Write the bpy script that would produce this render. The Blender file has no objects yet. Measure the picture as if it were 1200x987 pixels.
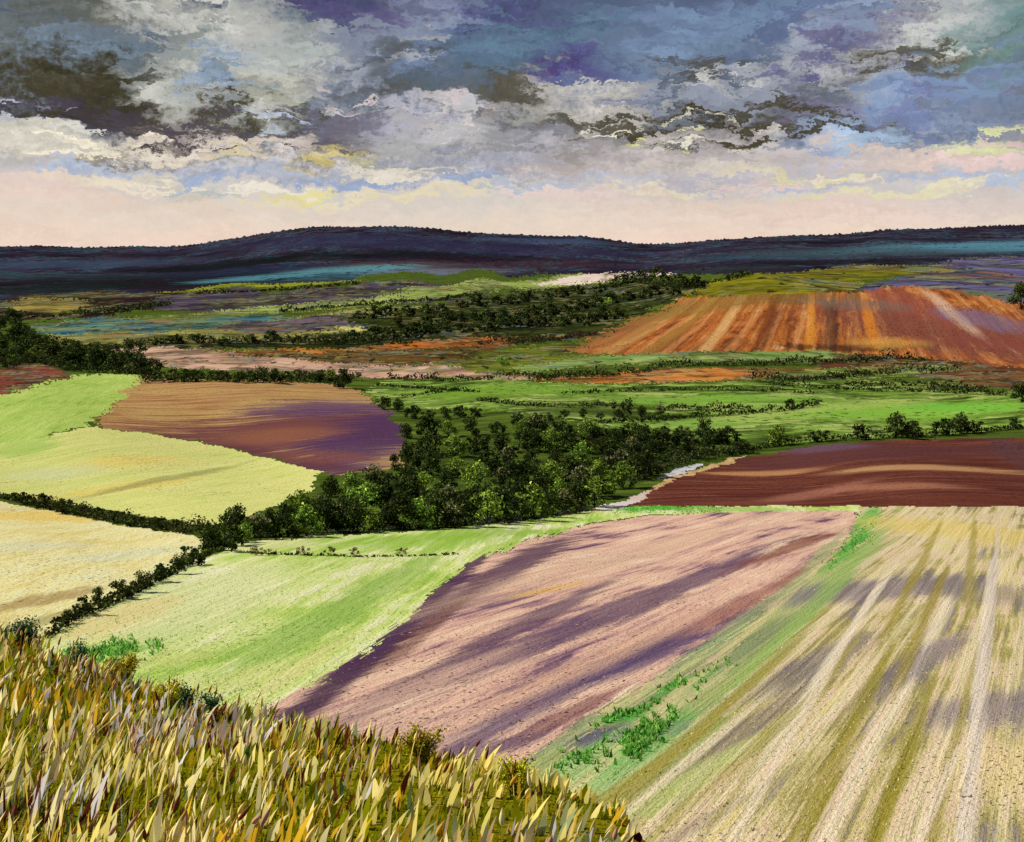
import bpy, math, random
import numpy as np
from mathutils import Vector

random.seed(7)
rng = np.random.default_rng(7)
scn = bpy.context.scene
COL = scn.collection

# ------------------------------------------------------------------ exposure
EXPO = 0.9
GAIN = 2.0 ** EXPO
K = 1.95                       # displayed linear value of a sunlit surface of albedo 1

def lin1(c):
    c = c / 255.0
    return c / 12.92 if c <= 0.04045 else ((c + 0.055) / 1.055) ** 2.4
def lin(rgb):
    return tuple(lin1(c) for c in rgb)
def alb(rgb, k=None):          # a colour as it looks in full sun -> the surface's own colour
    k = k or K
    return tuple(min(0.85, c / k) for c in lin(rgb)) + (1.0,)

# ------------------------------------------------------------------ camera
F = 1648.0
EYE = 60.0
PITCH = math.atan((493.5 - 300.0) / F)
CP, SP = math.cos(PITCH), math.sin(PITCH)

def ray(px, py):
    a = (np.asarray(px, float) - 600.0) / F
    b = (493.5 - np.asarray(py, float)) / F
    return a, CP + b * SP, -SP + b * CP

cam_d = bpy.data.cameras.new('camera')
cam_d.sensor_width = 36.0
cam_d.lens = 36.0 * F / 1200.0
cam_d.clip_start = 0.1
cam_d.clip_end = 60000.0
cam = bpy.data.objects.new('camera', cam_d)
COL.objects.link(cam)
cam.location = (0, 0, EYE)
cam.rotation_euler = (math.pi / 2 - PITCH, 0, 0)
scn.camera = cam

# ------------------------------------------------------------------ the lie of the land
SKY_X = [-2700, -1500, -600, -200, 0, 60, 100, 190, 240, 280, 330, 370, 440, 520, 600, 680, 740, 800, 870, 940, 1000, 1100, 1200, 1400, 1900, 2700, 3900]
SKY_Y = [282, 276, 284, 286, 288, 289, 291, 289, 285, 280, 271, 266, 265, 270, 275, 278, 285, 285, 280, 276, 273, 268, 263, 258, 262, 270, 280]
def skyline(px):
    px = np.asarray(px, float)
    y = np.interp(px, SKY_X, SKY_Y)
    return y + 0.8 * np.sin(px * 0.033 + 1) + 0.5 * np.sin(px * 0.057 + 2)

_py = np.arange(340.0, 1200.0, 0.5)
def _slope(py):
    _, y, z = ray(0, py)
    return -z / y
_s = _slope(_py)
PLANE_A, PLANE_Z = 0.133, 45.2
def _table(pts):
    xs = [p[0] for p in pts]; ys = [math.log(p[1]) for p in pts]
    return np.interp(_py, xs, ys)
_plane = (EYE - PLANE_Z) / np.maximum(_s - PLANE_A, 0.03)
d600 = (EYE - PLANE_Z) / (_slope(600.0) - PLANE_A)
_flat = lambda py: EYE / _slope(py)
_L = _table([(340, 2500), (345, 2190), (360, 1645), (380, 1235), (400, 988), (415, 859), (430, 760), (450, 659), (480, 549), (520, 446), (560, 371), (600, d600)])
_R = _table([(340, 1345), (345, 1300), (360, 1180), (380, 1050), (400, 935), (415, 860), (430, 770), (450, 662), (480, 549), (520, 446), (560, 371), (600, d600)])
_L = np.where(_py >= 600, np.log(_plane), _L); _R = np.where(_py >= 600, np.log(_plane), _R)
def _smooth(a, n):
    p = np.pad(a, n, mode='reflect', reflect_type='odd'); k = np.ones(2 * n + 1) / (2 * n + 1)
    return np.convolve(p, k, 'valid')
_L = _smooth(_smooth(_L, 16), 10); _R = _smooth(_smooth(_R, 16), 10)

def sstep(e0, e1, x):
    t = np.clip((np.asarray(x, float) - e0) / (e1 - e0), 0, 1)
    return t * t * (3 - 2 * t)

def depth(px, py):
    px = np.asarray(px, float); py = np.asarray(py, float)
    w = sstep(640, 900, px)
    a = np.interp(py, _py, _L); b = np.interp(py, _py, _R)
    lo = a * (1 - w) + b * w
    sk = skyline(px)
    t = np.clip((345.0 - py) / (345.0 - sk), 0, 1.02)
    l345 = np.interp(345.0, _py, _L); r345 = np.interp(345.0, _py, _R)
    A = l345 + (math.log(6000) - l345) * t
    B = np.interp(t, [0, .37, .56, 1.0, 1.02], [r345, math.log(1800), math.log(2600), math.log(5500), math.log(5600)])
    hi = A * (1 - w) + B * w
    ld = np.where(py < 345.0, hi, lo)
    # low swells in the valley floor
    sw = 0.022 * np.sin(px * 0.0105 + py * 0.021) + 0.015 * np.sin(px * 0.021 - py * 0.034 + 1.3)
    ld = ld + sw * sstep(730, 610, py) * sstep(350, 420, py)
    return np.exp(ld)

def P(px, py):
    d = depth(px, py)
    x, y, z = ray(px, py)
    return np.stack([x * d / y, d + 0 * x, EYE + z * d / y], -1)
def Pv(px, py):
    return Vector(P(px, py).tolist())

# ------------------------------------------------------------------ node helpers
class NT:
    def __init__(self, tree):
        self.t = tree; self.n = tree.nodes; self.l = tree.links
    def new(self, kind, **kw):
        nd = self.n.new(kind)
        for k, v in kw.items(): setattr(nd, k, v)
        return nd
    def put(self, sock, v):
        if hasattr(v, 'links') or isinstance(v, bpy.types.NodeSocket): self.l.new(v, sock)
        else: sock.default_value = v
    def math(self, op, a, b=0.0, c=None, clamp=False):
        nd = self.new('ShaderNodeMath', operation=op, use_clamp=clamp)
        self.put(nd.inputs[0], a); self.put(nd.inputs[1], b)
        if c is not None: self.put(nd.inputs[2], c)
        return nd.outputs[0]
    def vmath(self, op, a, b=None):
        nd = self.new('ShaderNodeVectorMath', operation=op)
        self.put(nd.inputs[0], a)
        if b is not None: self.put(nd.inputs[1], b)
        return nd.outputs['Value'] if op in ('LENGTH', 'DOT_PRODUCT') else nd.outputs[0]
    def noise(self, vec, scale=1.0, detail=3.0, rough=0.55, dist=0.0, color=False):
        nd = self.new('ShaderNodeTexNoise')
        self.put(nd.inputs['Vector'], vec)
        nd.inputs['Scale'].default_value = scale; nd.inputs['Detail'].default_value = detail
        nd.inputs['Roughness'].default_value = rough; nd.inputs['Distortion'].default_value = dist
        return nd.outputs['Color' if color else 'Fac']
    def cells(self, vec, color=False):
        nd = self.new('ShaderNodeTexVoronoi', feature='F1', distance='CHEBYCHEV')
        self.put(nd.inputs['Vector'], vec); nd.inputs['Scale'].default_value = 1.0; nd.inputs['Randomness'].default_value = 1.0
        if color: return nd.outputs['Color']
        sp = self.new('ShaderNodeSeparateColor'); self.l.new(nd.outputs['Color'], sp.inputs[0])
        return sp.outputs[0]
    def mapping(self, vec, loc=(0, 0, 0), rot=(0, 0, 0), scale=(1, 1, 1), kind='POINT'):
        nd = self.new('ShaderNodeMapping', vector_type=kind)
        self.put(nd.inputs['Vector'], vec)
        nd.inputs['Location'].default_value = loc; nd.inputs['Rotation'].default_value = rot; nd.inputs['Scale'].default_value = scale
        return nd.outputs[0]
    def smooth(self, v, a, b, o0=0.0, o1=1.0, lin=False):
        nd = self.new('ShaderNodeMapRange', interpolation_type='LINEAR' if lin else 'SMOOTHSTEP', clamp=True)
        self.put(nd.inputs[0], v)
        for i, q in zip((1, 2, 3, 4), (a, b, o0, o1)): nd.inputs[i].default_value = q
        return nd.outputs[0]
    def mix(self, f, a, b, mode='MIX'):
        nd = self.new('ShaderNodeMix', data_type='RGBA', blend_type=mode)
        self.put(nd.inputs[0], f); self.put(nd.inputs[6], a); self.put(nd.inputs[7], b)
        return nd.outputs[2]
    def ramp(self, f, stops, interp='LINEAR'):
        nd = self.new('ShaderNodeValToRGB'); r = nd.color_ramp; r.interpolation = interp
        while len(r.elements) < len(stops): r.elements.new(0.5)
        for e, (p, c) in zip(r.elements, stops): e.position = p; e.color = c
        self.put(nd.inputs[0], f)
        return nd.outputs[0]

def new_mat(name):
    m = bpy.data.materials.new(name); m.use_nodes = True
    nt = NT(m.node_tree); nt.n.clear()
    out = nt.new('ShaderNodeOutputMaterial')
    return m, nt, out

def finish(nt, out, color, bump=None, strength=0.5, dist=0.3, rough=1.0, spec=0.0):
    b = nt.new('ShaderNodeBsdfPrincipled')
    nt.put(b.inputs['Base Color'], color)
    b.inputs['Roughness'].default_value = rough
    b.inputs['Specular IOR Level'].default_value = spec
    if bump is not None:
        bp = nt.new('ShaderNodeBump'); bp.inputs['Strength'].default_value = strength; bp.inputs['Distance'].default_value = dist
        nt.put(bp.inputs['Height'], bump); nt.l.new(bp.outputs[0], b.inputs['Normal'])
    nt.l.new(b.outputs[0], out.inputs['Surface'])

# ------------------------------------------------------------------ field materials
def field_mat(name, d, cols, wid=6.0, L=12.0, fine=None, fineL=10.0, patch=40.0, mixw=(1.0, .8, .45, .6), contrast=1.9,
              speck=0.0, speck_col=(40, 28, 22), speck_size=None, bump=0.5, blobs=(), rows=None, wobble=1.2, speckL=1.8, dab=.45, hues=None, hue_size=(60, 150), hue_amt=.6):
    """d: two pixel points along the tilling direction; widths in metres; cols: ramp of (pos, colour)"""
    m, nt, out = new_mat(name)
    pos = nt.new('ShaderNodeNewGeometry').outputs['Position']
    pos = nt.mapping(pos, scale=(1, 1, 0.0))
    a, b = P(*d[0]), P(*d[1]); v = b - a
    th = math.atan2(v[1], v[0])
    q = nt.mapping(pos, rot=(0, 0, -th))                      # X along the rows, Y across them
    fine = fine or wid / 6.0
    wob = nt.noise(nt.mapping(q, scale=(1 / (wid * 9), 1 / (wid * 9), 1)), 1, 2, color=True)
    wob = nt.vmath('SCALE', nt.vmath('SUBTRACT', wob, (0.5, 0.5, 0.5))); wob.node.inputs['Scale'].default_value = wid * wobble
    q = nt.vmath('ADD', q, wob)
    n1 = nt.noise(nt.mapping(q, scale=(1 / (wid * L), 1 / wid, 1)), 1, 4, .6)
    n2 = nt.noise(nt.mapping(q, scale=(1 / (fine * fineL), 1 / fine, 1)), 1, 4, .65)
    n3 = nt.noise(nt.mapping(q, scale=(1 / (fine * .5), 1 / (fine * .3), 1)), 1, 3, .7)
    n4 = nt.noise(nt.mapping(pos, scale=(1 / patch, 1 / patch, 1)), 1, 4, .6, .6)
    jit = nt.vmath('MULTIPLY', nt.vmath('SUBTRACT', nt.noise(nt.mapping(q, scale=(1 / (fine * 3), 1 / (fine * 2), 1)), 1, 2, color=True), (.5, .5, .5)), (fine * fineL * .5, fine * 1.2, 0))
    qd = nt.vmath('ADD', q, jit)
    n5 = nt.math('ADD', nt.math('MULTIPLY', nt.cells(nt.mapping(qd, scale=(1 / (fine * fineL * .7), 1 / (fine * 1.1), 1))), .6), nt.math('MULTIPLY', nt.cells(nt.mapping(qd, rot=(0, 0, .06), scale=(1 / (fine * fineL * 1.6), 1 / (fine * 2.6), 1))), .4))
    n5 = nt.math('MULTIPLY_ADD', nt.math('SUBTRACT', n5, .5), .42, .5)
    w1, w2, w3, w4 = mixw; W = w1 + w2 + w3 + w4 + dab
    f = nt.math('MULTIPLY', n1, w1 / W)
    f = nt.math('MULTIPLY_ADD', n2, w2 / W, f); f = nt.math('MULTIPLY_ADD', n3, w3 / W, f); f = nt.math('MULTIPLY_ADD', n4, w4 / W, f); f = nt.math('MULTIPLY_ADD', n5, dab / W, f)
    f = nt.math('MULTIPLY_ADD', nt.math('SUBTRACT', f, 0.5), contrast * 1.7, 0.5, clamp=True)
    c = nt.ramp(f, [(p, alb(x)) for p, x in cols])
    if hues:                                                  # drifts of other growth or soil
        hv = nt.mapping(pos, scale=(1 / hue_size[0], 1 / hue_size[1], 1))
        hn = nt.math('MULTIPLY_ADD', nt.math('SUBTRACT', n5, .5), .5, nt.noise(hv, 1, 4, .65, .8))
        hn2 = nt.noise(nt.mapping(hv, loc=(31, 17, 0)), 1.3, 4, .7, .5)
        hc = nt.ramp(nt.math('MULTIPLY_ADD', nt.math('SUBTRACT', hn, .5), 3.0, .5, clamp=True), [((i + .5) / len(hues), alb(h)) for i, h in enumerate(hues)], 'LINEAR')
        c = nt.mix(nt.math('MULTIPLY', nt.smooth(hn2, .44, .54), hue_amt), c, hc)
    if rows:                                                  # crop rows: (spacing, colour, amount)
        sp, rc, am = rows
        sx = nt.new('ShaderNodeSeparateXYZ'); nt.l.new(q, sx.inputs[0])
        s = nt.math('SINE', nt.math('MULTIPLY', sx.outputs[1], 2 * math.pi / sp))
        rm = nt.math('MULTIPLY', nt.smooth(nt.math('MULTIPLY_ADD', n2, 2.4, nt.math('SUBTRACT', s, 1.2)), .1, 1.1), am)
        c = nt.mix(rm, c, alb(rc))
    wn = nt.math('MULTIPLY_ADD', n5, 1.3, nt.math('MULTIPLY_ADD', n2, .9, nt.math('MULTIPLY', n1, .7)))
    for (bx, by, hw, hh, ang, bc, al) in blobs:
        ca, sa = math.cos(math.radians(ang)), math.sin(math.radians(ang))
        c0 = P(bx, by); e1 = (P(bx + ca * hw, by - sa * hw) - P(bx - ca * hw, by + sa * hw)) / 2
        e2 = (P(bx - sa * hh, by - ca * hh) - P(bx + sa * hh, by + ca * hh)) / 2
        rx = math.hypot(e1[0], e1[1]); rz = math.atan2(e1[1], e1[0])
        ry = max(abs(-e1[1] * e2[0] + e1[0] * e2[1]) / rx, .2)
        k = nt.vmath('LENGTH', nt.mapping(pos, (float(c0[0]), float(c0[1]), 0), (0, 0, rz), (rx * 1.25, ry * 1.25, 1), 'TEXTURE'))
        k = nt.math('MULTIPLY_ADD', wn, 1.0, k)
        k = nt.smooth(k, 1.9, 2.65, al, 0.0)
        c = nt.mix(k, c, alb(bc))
    if speck > 0:
        ss = speck_size or fine * .35
        sn = nt.noise(nt.mapping(q, scale=(1 / (ss * speckL), 1 / ss, 1)), 1, 2, .6)
        sp2 = nt.math('MULTIPLY_ADD', nt.math('SUBTRACT', n4, .5), .35, sn)
        k = nt.smooth(sp2, .66 - .1 * speck, .72 - .1 * speck, 0, .85)
        c = nt.mix(k, c, alb(speck_col))
    hgt = nt.math('MULTIPLY_ADD', n2, .7, nt.math('MULTIPLY', n3, .5))
    finish(nt, out, c, hgt, bump, fine * .6)
    return m

# ------------------------------------------------------------------ fields: outlines in photograph coordinates, projected on the land
LX, RX = -2700, 3900
FIELDS = []   # name, outline, material, label
def field(name, poly, mat, label):
    FIELDS.append((name, poly, mat, label))

def horiz(y, x0=300, x1=700): return ((x0, y), (x1, y))

base_mat = field_mat('rough_pasture', horiz(500), [(0, (26, 32, 16)), (.35, (58, 72, 26)), (.6, (90, 110, 40)), (1, (134, 158, 66))], wid=9, L=6, fine=1.6, patch=45, contrast=1.6, speck=.5, speck_col=(24, 26, 14))
moor_mat = field_mat('heather_moor', horiz(320), [(0, (16, 15, 20)), (.3, (32, 28, 38)), (.55, (46, 40, 58)), (.8, (64, 54, 70)), (1, (88, 80, 98))], wid=160, L=4, fine=45, fineL=4, patch=300, mixw=(1, .9, .5, 1.3), contrast=2.6, speck=.6, speck_size=170, speckL=.07, hues=[(14, 14, 18), (36, 50, 40), (76, 46, 48), (60, 58, 88), (18, 17, 22), (66, 104, 118), (28, 26, 34), (88, 78, 108), (62, 44, 36), (20, 24, 22)], hue_size=(260, 900), hue_amt=1.0, speck_col=(14, 13, 20), bump=.2,  # dark heather, with the hills' cloud shadow painted into its colours
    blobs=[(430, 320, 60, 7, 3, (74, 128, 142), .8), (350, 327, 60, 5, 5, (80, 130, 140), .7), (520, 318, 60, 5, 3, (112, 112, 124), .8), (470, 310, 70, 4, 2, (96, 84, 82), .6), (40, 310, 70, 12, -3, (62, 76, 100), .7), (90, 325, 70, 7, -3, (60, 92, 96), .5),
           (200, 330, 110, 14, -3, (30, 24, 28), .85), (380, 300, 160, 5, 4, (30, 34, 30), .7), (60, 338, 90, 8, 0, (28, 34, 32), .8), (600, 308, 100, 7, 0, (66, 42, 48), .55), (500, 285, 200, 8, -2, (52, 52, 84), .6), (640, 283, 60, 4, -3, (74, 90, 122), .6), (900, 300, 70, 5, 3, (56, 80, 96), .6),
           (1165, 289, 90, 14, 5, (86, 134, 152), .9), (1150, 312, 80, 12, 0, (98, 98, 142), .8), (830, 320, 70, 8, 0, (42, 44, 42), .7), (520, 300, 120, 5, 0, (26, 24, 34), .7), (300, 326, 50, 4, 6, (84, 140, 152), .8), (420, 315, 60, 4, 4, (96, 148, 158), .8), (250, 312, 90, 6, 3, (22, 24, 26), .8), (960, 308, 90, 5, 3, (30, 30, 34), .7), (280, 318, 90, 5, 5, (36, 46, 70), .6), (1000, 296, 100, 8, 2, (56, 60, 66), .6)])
field('moorland_hills', [(LX, 345), (-100, 340), (0, 350), (120, 345), (250, 336), (450, 322), (620, 320), (770, 324), (800, 322), (850, 322), (960, 318), (1050, 310), (1120, 312), (RX, 330), (RX, 200), (LX, 200)], moor_mat, '')

def gm(name, y, cols, **k):
    f = float(depth(500, y)) / 1200.0
    return field_mat(name, horiz(y), cols, **{**dict(wid=75 * f * f, L=.8 / f, fine=28 * f * f, fineL=1.0 / f, wobble=.5, speckL=.12, speck=.5, speck_size=60 * f, speck_col=(30, 28, 22), hues=[(24, 28, 20), (96, 110, 50), (56, 34, 36), (26, 30, 24), (160, 150, 84), (84, 110, 112), (44, 52, 26), (150, 100, 60)], hue_size=(70 * f, 150 * f * f), hue_amt=.7, patch=120 * f, mixw=(1.2, 1, .3, .8), contrast=2.5, bump=.15), **k})
# left distance
field('bracken_slope', [(0, 350), (120, 342), (250, 333), (260, 345), (200, 358), (110, 372), (0, 378), (LX, 390), (LX, 350)], gm('bracken', 355, [(0, (20, 15, 16)), (.5, (44, 28, 32)), (1, (66, 48, 46))]), '')
field('ochre_strip_field', [(8, 352), (60, 354), (100, 356), (100, 364), (70, 372), (40, 366), (14, 360)], gm('ochre_grass', 360, [(0, (112, 98, 48)), (.5, (160, 142, 72)), (1, (182, 166, 88))]), '')
field('teal_pasture', [(25, 384), (70, 378), (110, 372), (230, 371), (330, 366), (330, 374), (250, 384), (160, 392), (60, 392)], gm('teal_grass', 382, [(0, (36, 62, 66)), (.35, (58, 116, 132)), (.55, (100, 128, 100)), (1, (158, 160, 92))], speck=.5), '')
field('olive_pasture', [(50, 392), (160, 391), (250, 384), (330, 374), (420, 362), (540, 355), (560, 366), (470, 382), (330, 398), (210, 404), (70, 406)], gm('olive_grass', 390, [(0, (84, 82, 40)), (.45, (140, 134, 70)), (.7, (162, 158, 86)), (1, (196, 190, 120))], speck=.3), '')
field('lavender_field', [(180, 350), (330, 340), (420, 334), (600, 334), (560, 350), (430, 358), (240, 366), (180, 362)], gm('lavender_tilth', 350, [(0, (34, 30, 36)), (.5, (74, 64, 80)), (1, (124, 112, 124))]), '')
field('yellow_green_strip', [(190, 341), (250, 343), (330, 337), (420, 328), (430, 323), (330, 330), (250, 335)], gm('mustard_grass', 334, [(0, (98, 108, 30)), (.5, (146, 152, 40)), (1, (176, 178, 64))]), '')
field('pale_green_pasture', [(120, 374), (190, 370), (300, 360), (440, 348), (560, 332), (660, 322), (760, 322), (690, 333), (600, 342), (470, 353), (430, 361), (320, 366), (220, 374)], gm('pale_grass', 350, [(0, (104, 124, 52)), (.5, (152, 170, 84)), (1, (198, 204, 130))]), '')
field('dusky_field', [(240, 384), (330, 373), (430, 366), (520, 362), (520, 374), (430, 385), (300, 392)], gm('dusky_tilth', 376, [(0, (40, 36, 40)), (.5, (92, 80, 94)), (1, (140, 124, 122))]), '')
field('pale_pink_field', [(618, 333), (650, 327), (700, 321), (745, 319), (792, 321), (740, 326), (700, 331), (640, 335)], gm('pale_stubble', 327, [(0, (196, 170, 156)), (.5, (226, 206, 190)), (1, (238, 224, 206))]), '')
field('yellow_stubble_strip', [(400, 386), (440, 376), (520, 372), (545, 377), (480, 384), (430, 389)], gm('yellow_stubble', 380, [(0, (150, 146, 70)), (.5, (200, 196, 108)), (1, (220, 216, 140))]), '')
field('dark_pasture', [(400, 372), (520, 356), (640, 338), (760, 328), (850, 330), (830, 345), (760, 362), (700, 395), (600, 405), (470, 408), (250, 408), (120, 412), (150, 400), (330, 398), (430, 388)], gm('dark_grass', 375, [(0, (20, 26, 12)), (.5, (42, 50, 22)), (1, (74, 84, 32))]), '')
field('orange_stubble_strip', [(190, 414), (300, 410), (420, 408), (480, 400), (560, 395), (600, 395), (600, 404), (540, 412), (430, 420), (300, 418)], gm('orange_stubble', 408, [(0, (112, 60, 28)), (.5, (186, 104, 42)), (1, (210, 140, 64))]), '')
field('pink_stubble_field', [(120, 408), (190, 406), (300, 415), (430, 424), (560, 428), (640, 440), (600, 446), (430, 442), (330, 436), (190, 432), (120, 420)], gm('pink_stubble', 425, [(0, (148, 96, 74)), (.45, (204, 160, 136)), (.75, (222, 184, 154)), (1, (236, 206, 172))], speck=.2), '')
field('brown_strip_field', [(270, 416), (430, 412), (560, 405), (600, 404), (560, 418), (500, 430), (420, 427)], gm('brown_tilth', 416, [(0, (58, 42, 24)), (.5, (98, 74, 36)), (1, (140, 98, 46))]), '')
field('olive_green_field', [(520, 428), (560, 416), (620, 406), (690, 398), (700, 408), (640, 416), (690, 418), (640, 430), (600, 442)], gm('olive_green', 415, [(0, (70, 80, 26)), (.5, (104, 116, 36)), (1, (146, 144, 44))]), '')
field('light_green_strip', [(600, 430), (680, 419), (800, 411), (960, 410), (1000, 414), (960, 424), (800, 424), (690, 428), (620, 437)], gm('light_green', 418, [(0, (82, 116, 52)), (.5, (134, 160, 84)), (1, (176, 190, 120))], speck=.2), '')
field('orange_tilth_strip', [(620, 445), (700, 438), (790, 431), (920, 432), (1010, 430), (960, 440), (800, 448), (690, 449)], gm('orange_tilth', 440, [(0, (110, 62, 30)), (.45, (196, 120, 56)), (.75, (218, 152, 84)), (1, (228, 180, 120))], speck=.3), '')
field('rust_fallow', [(960, 424), (1000, 414), (1100, 420), (RX, 430), (RX, 455), (1180, 456), (1060, 440), (960, 438)], gm('rust_tilth', 435, [(0, (58, 34, 26)), (.5, (110, 70, 46)), (1, (156, 108, 72))], speck=.4), '')
field('lime_strip', [(900, 437), (1000, 430), (1090, 428), (1130, 434), (1050, 440), (1000, 446), (1100, 448), (1160, 452), (1060, 456), (940, 448)], gm('lime_grass', 440, [(0, (80, 100, 40)), (.5, (140, 158, 76)), (1, (176, 186, 110))], speck=.4), '')
# right hill
org = field_mat('orange_tilth_hill', ((975, 410), (977, 350)), [(0, (74, 44, 30)), (.26, (130, 74, 42)), (.48, (176, 100, 50)), (.68, (198, 122, 58)), (.86, (208, 154, 104)), (1, (226, 190, 152))], wid=13, L=40, fine=4.2, fineL=50, patch=80, mixw=(1.3, 1.0, .3, .6), contrast=2.4, wobble=.25, rows=(19, (218, 160, 104), .32), speck=.6, speck_col=(46, 26, 16), bump=.35,
    blobs=[(1140, 392, 120, 40, 0, (132, 76, 64), .88), (760, 384, 60, 5, 33, (220, 170, 96), .8), (820, 366, 50, 4, 40, (214, 160, 80), .8), (790, 392, 60, 5, 36, (150, 104, 52), .8), (850, 380, 60, 5, 55, (222, 176, 112), .7), (975, 385, 40, 7, 90, (70, 50, 44), .7), (950, 380, 40, 5, 88, (226, 150, 60), .8), (1020, 380, 40, 6, 105, (222, 136, 50), .8), (900, 375, 40, 7, 70, (112, 60, 36), .7), (1000, 408, 90, 4, 0, (58, 40, 34), .7), (1060, 352, 60, 12, -20, (156, 84, 70), .75), (740, 385, 70, 12, 30, (150, 100, 58), .7), (850, 352, 90, 12, 5, (132, 104, 50), .7), (1110, 362, 40, 6, -38, (226, 190, 158), .7), (1000, 356, 40, 9, -10, (120, 112, 100), .5), (1150, 375, 40, 12, -20, (128, 118, 148), .5), (1040, 402, 40, 6, 0, (214, 160, 78), .6), (1180, 405, 60, 12, 0, (140, 76, 64), .7)])
field('orange_ploughed_hill', [(672, 410), (700, 397), (725, 383), (770, 364), (800, 351), (850, 346), (900, 343), (1000, 341), (1060, 333), (1120, 340), (1160, 350), (1220, 356), (RX, 372), (RX, 432), (1220, 434), (1100, 421), (1000, 414), (960, 411), (800, 412), (690, 416)], org, '')
field('olive_hill_pasture', [(800, 350), (830, 334), (870, 322), (940, 318), (1000, 311), (1108, 310), (1112, 319), (1050, 323), (1010, 330), (1000, 342), (900, 344), (850, 347)], gm('olive_hill', 325, [(0, (70, 62, 20)), (.45, (112, 108, 24)), (.75, (142, 140, 32)), (1, (160, 158, 46))], wid=40, L=2), '')
field('violet_heath', [(1010, 335), (1060, 322), (1112, 318), (1110, 306), (1160, 300), (RX, 320), (RX, 374), (1220, 358), (1160, 352), (1120, 341), (1060, 334), (1000, 342)], gm('violet_heath', 330, [(0, (44, 40, 58)), (.45, (92, 88, 126)), (.75, (112, 108, 150)), (1, (140, 144, 150))], speck=.6, speck_col=(26, 26, 36), blobs=[(1150, 345, 50, 6, 0, (106, 116, 84), .7), (1160, 366, 30, 8, 0, (124, 112, 130), .8)]), '')
# middle distance greens
field('green_pasture', [(420, 462), (440, 446), (520, 442), (640, 447), (720, 450), (800, 449), (960, 444), (1060, 456), (1180, 460), (RX, 470), (RX, 500), (1200, 501), (1060, 512), (900, 522), (780, 512), (700, 500), (600, 482), (470, 478)],
      field_mat('meadow', horiz(480, 700, 1100), [(0, (38, 50, 22)), (.3, (74, 94, 36)), (.52, (104, 134, 52)), (.78, (144, 174, 76)), (1, (192, 204, 122))], wid=14, L=4, fine=6, fineL=4, patch=60, mixw=(1, .8, .3, 1.2), contrast=2.7, speck=.6, speck_size=4, speckL=.8, hues=[(38, 48, 22), (70, 88, 34), (150, 182, 74), (190, 200, 120), (60, 76, 30), (110, 150, 52)], hue_size=(50, 26), hue_amt=.8, speck_col=(34, 40, 16), bump=.3,
      blobs=[(1050, 483, 150, 9, 2, (138, 188, 68), .85), (1110, 478, 60, 6, -3, (112, 180, 64), .7), (840, 468, 120, 5, 0, (130, 176, 66), .8), (600, 456, 120, 5, 0, (122, 164, 58), .8), (830, 496, 80, 6, 3, (140, 180, 74), .75), (1000, 475, 80, 5, 4, (172, 190, 96), .6), (900, 484, 60, 6, 8, (170, 184, 98), .6), (700, 480, 90, 8, 0, (60, 72, 30), .6), (560, 462, 60, 6, 2, (116, 150, 50), .7)]), '')
# left fields
field('red_brown_field', [(LX, 432), (0, 432), (30, 423), (70, 432), (85, 440), (40, 452), (0, 462), (LX, 470)], gm('red_tilth', 440, [(0, (92, 42, 36)), (.5, (142, 72, 62)), (1, (164, 92, 74))], speck=.5, wid=14, L=2, fine=5, fineL=1.5, speck_size=8, speckL=.4), '')
field('bright_green_field', [(LX, 470), (0, 464), (40, 453), (85, 441), (140, 438), (166, 441), (150, 460), (120, 485), (100, 500), (40, 515), (0, 520), (LX, 545)],
      field_mat('young_crop', ((20, 515), (150, 450)), [(0, (118, 150, 60)), (.35, (164, 192, 88)), (.7, (190, 208, 112)), (1, (216, 218, 146))], wid=7, L=10, fine=2, patch=40, speck=.2, speck_col=(60, 80, 30)), '')
field('ochre_and_plum_field', [(166, 442), (250, 446), (330, 445), (400, 452), (430, 468), (458, 485), (472, 510), (472, 548), (400, 557), (365, 552), (330, 540), (230, 516), (115, 500), (122, 485), (150, 460)],
      field_mat('ochre_plum', ((150, 500), (450, 492)), [(0, (104, 62, 60)), (.3, (164, 110, 72)), (.55, (188, 152, 98)), (.8, (204, 166, 96)), (1, (224, 198, 134))], wid=6, L=14, fine=2, patch=35, contrast=1.9, wobble=.5, speck=.3, speck_col=(60, 38, 24),
      blobs=[(390, 500, 120, 56, -5, (112, 64, 70), .92), (435, 512, 70, 44, 0, (84, 56, 92), .9), (390, 478, 50, 16, -8, (100, 70, 104), .8), (330, 510, 70, 8, 3, (150, 96, 70), .7), (330, 540, 70, 10, -12, (96, 58, 66), .8), (380, 535, 50, 8, -5, (140, 84, 66), .5)]), '')
field('yellow_green_field', [(LX, 545), (0, 520), (40, 515), (110, 500), (230, 517), (330, 541), (375, 553), (362, 575), (330, 590), (270, 613), (230, 616), (140, 600), (70, 590), (0, 578), (LX, 590)],
      field_mat('yellow_green_crop', ((0, 570), (250, 535)), [(0, (158, 178, 84)), (.3, (204, 210, 118)), (.6, (220, 218, 136)), (.82, (228, 220, 136)), (1, (238, 216, 124))], wid=7, L=10, fine=1.8, patch=30, contrast=1.7, speck=.25, speck_col=(88, 92, 40),
      blobs=[(150, 540, 60, 7, 6, (230, 206, 112), .7), (150, 570, 80, 5, 8, (228, 204, 106), .7), (60, 555, 50, 8, 8, (206, 214, 160), .6), (190, 562, 90, 3, 12, (150, 150, 90), .7), (30, 525, 40, 10, 5, (150, 190, 84), .6)]), '')
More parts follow.
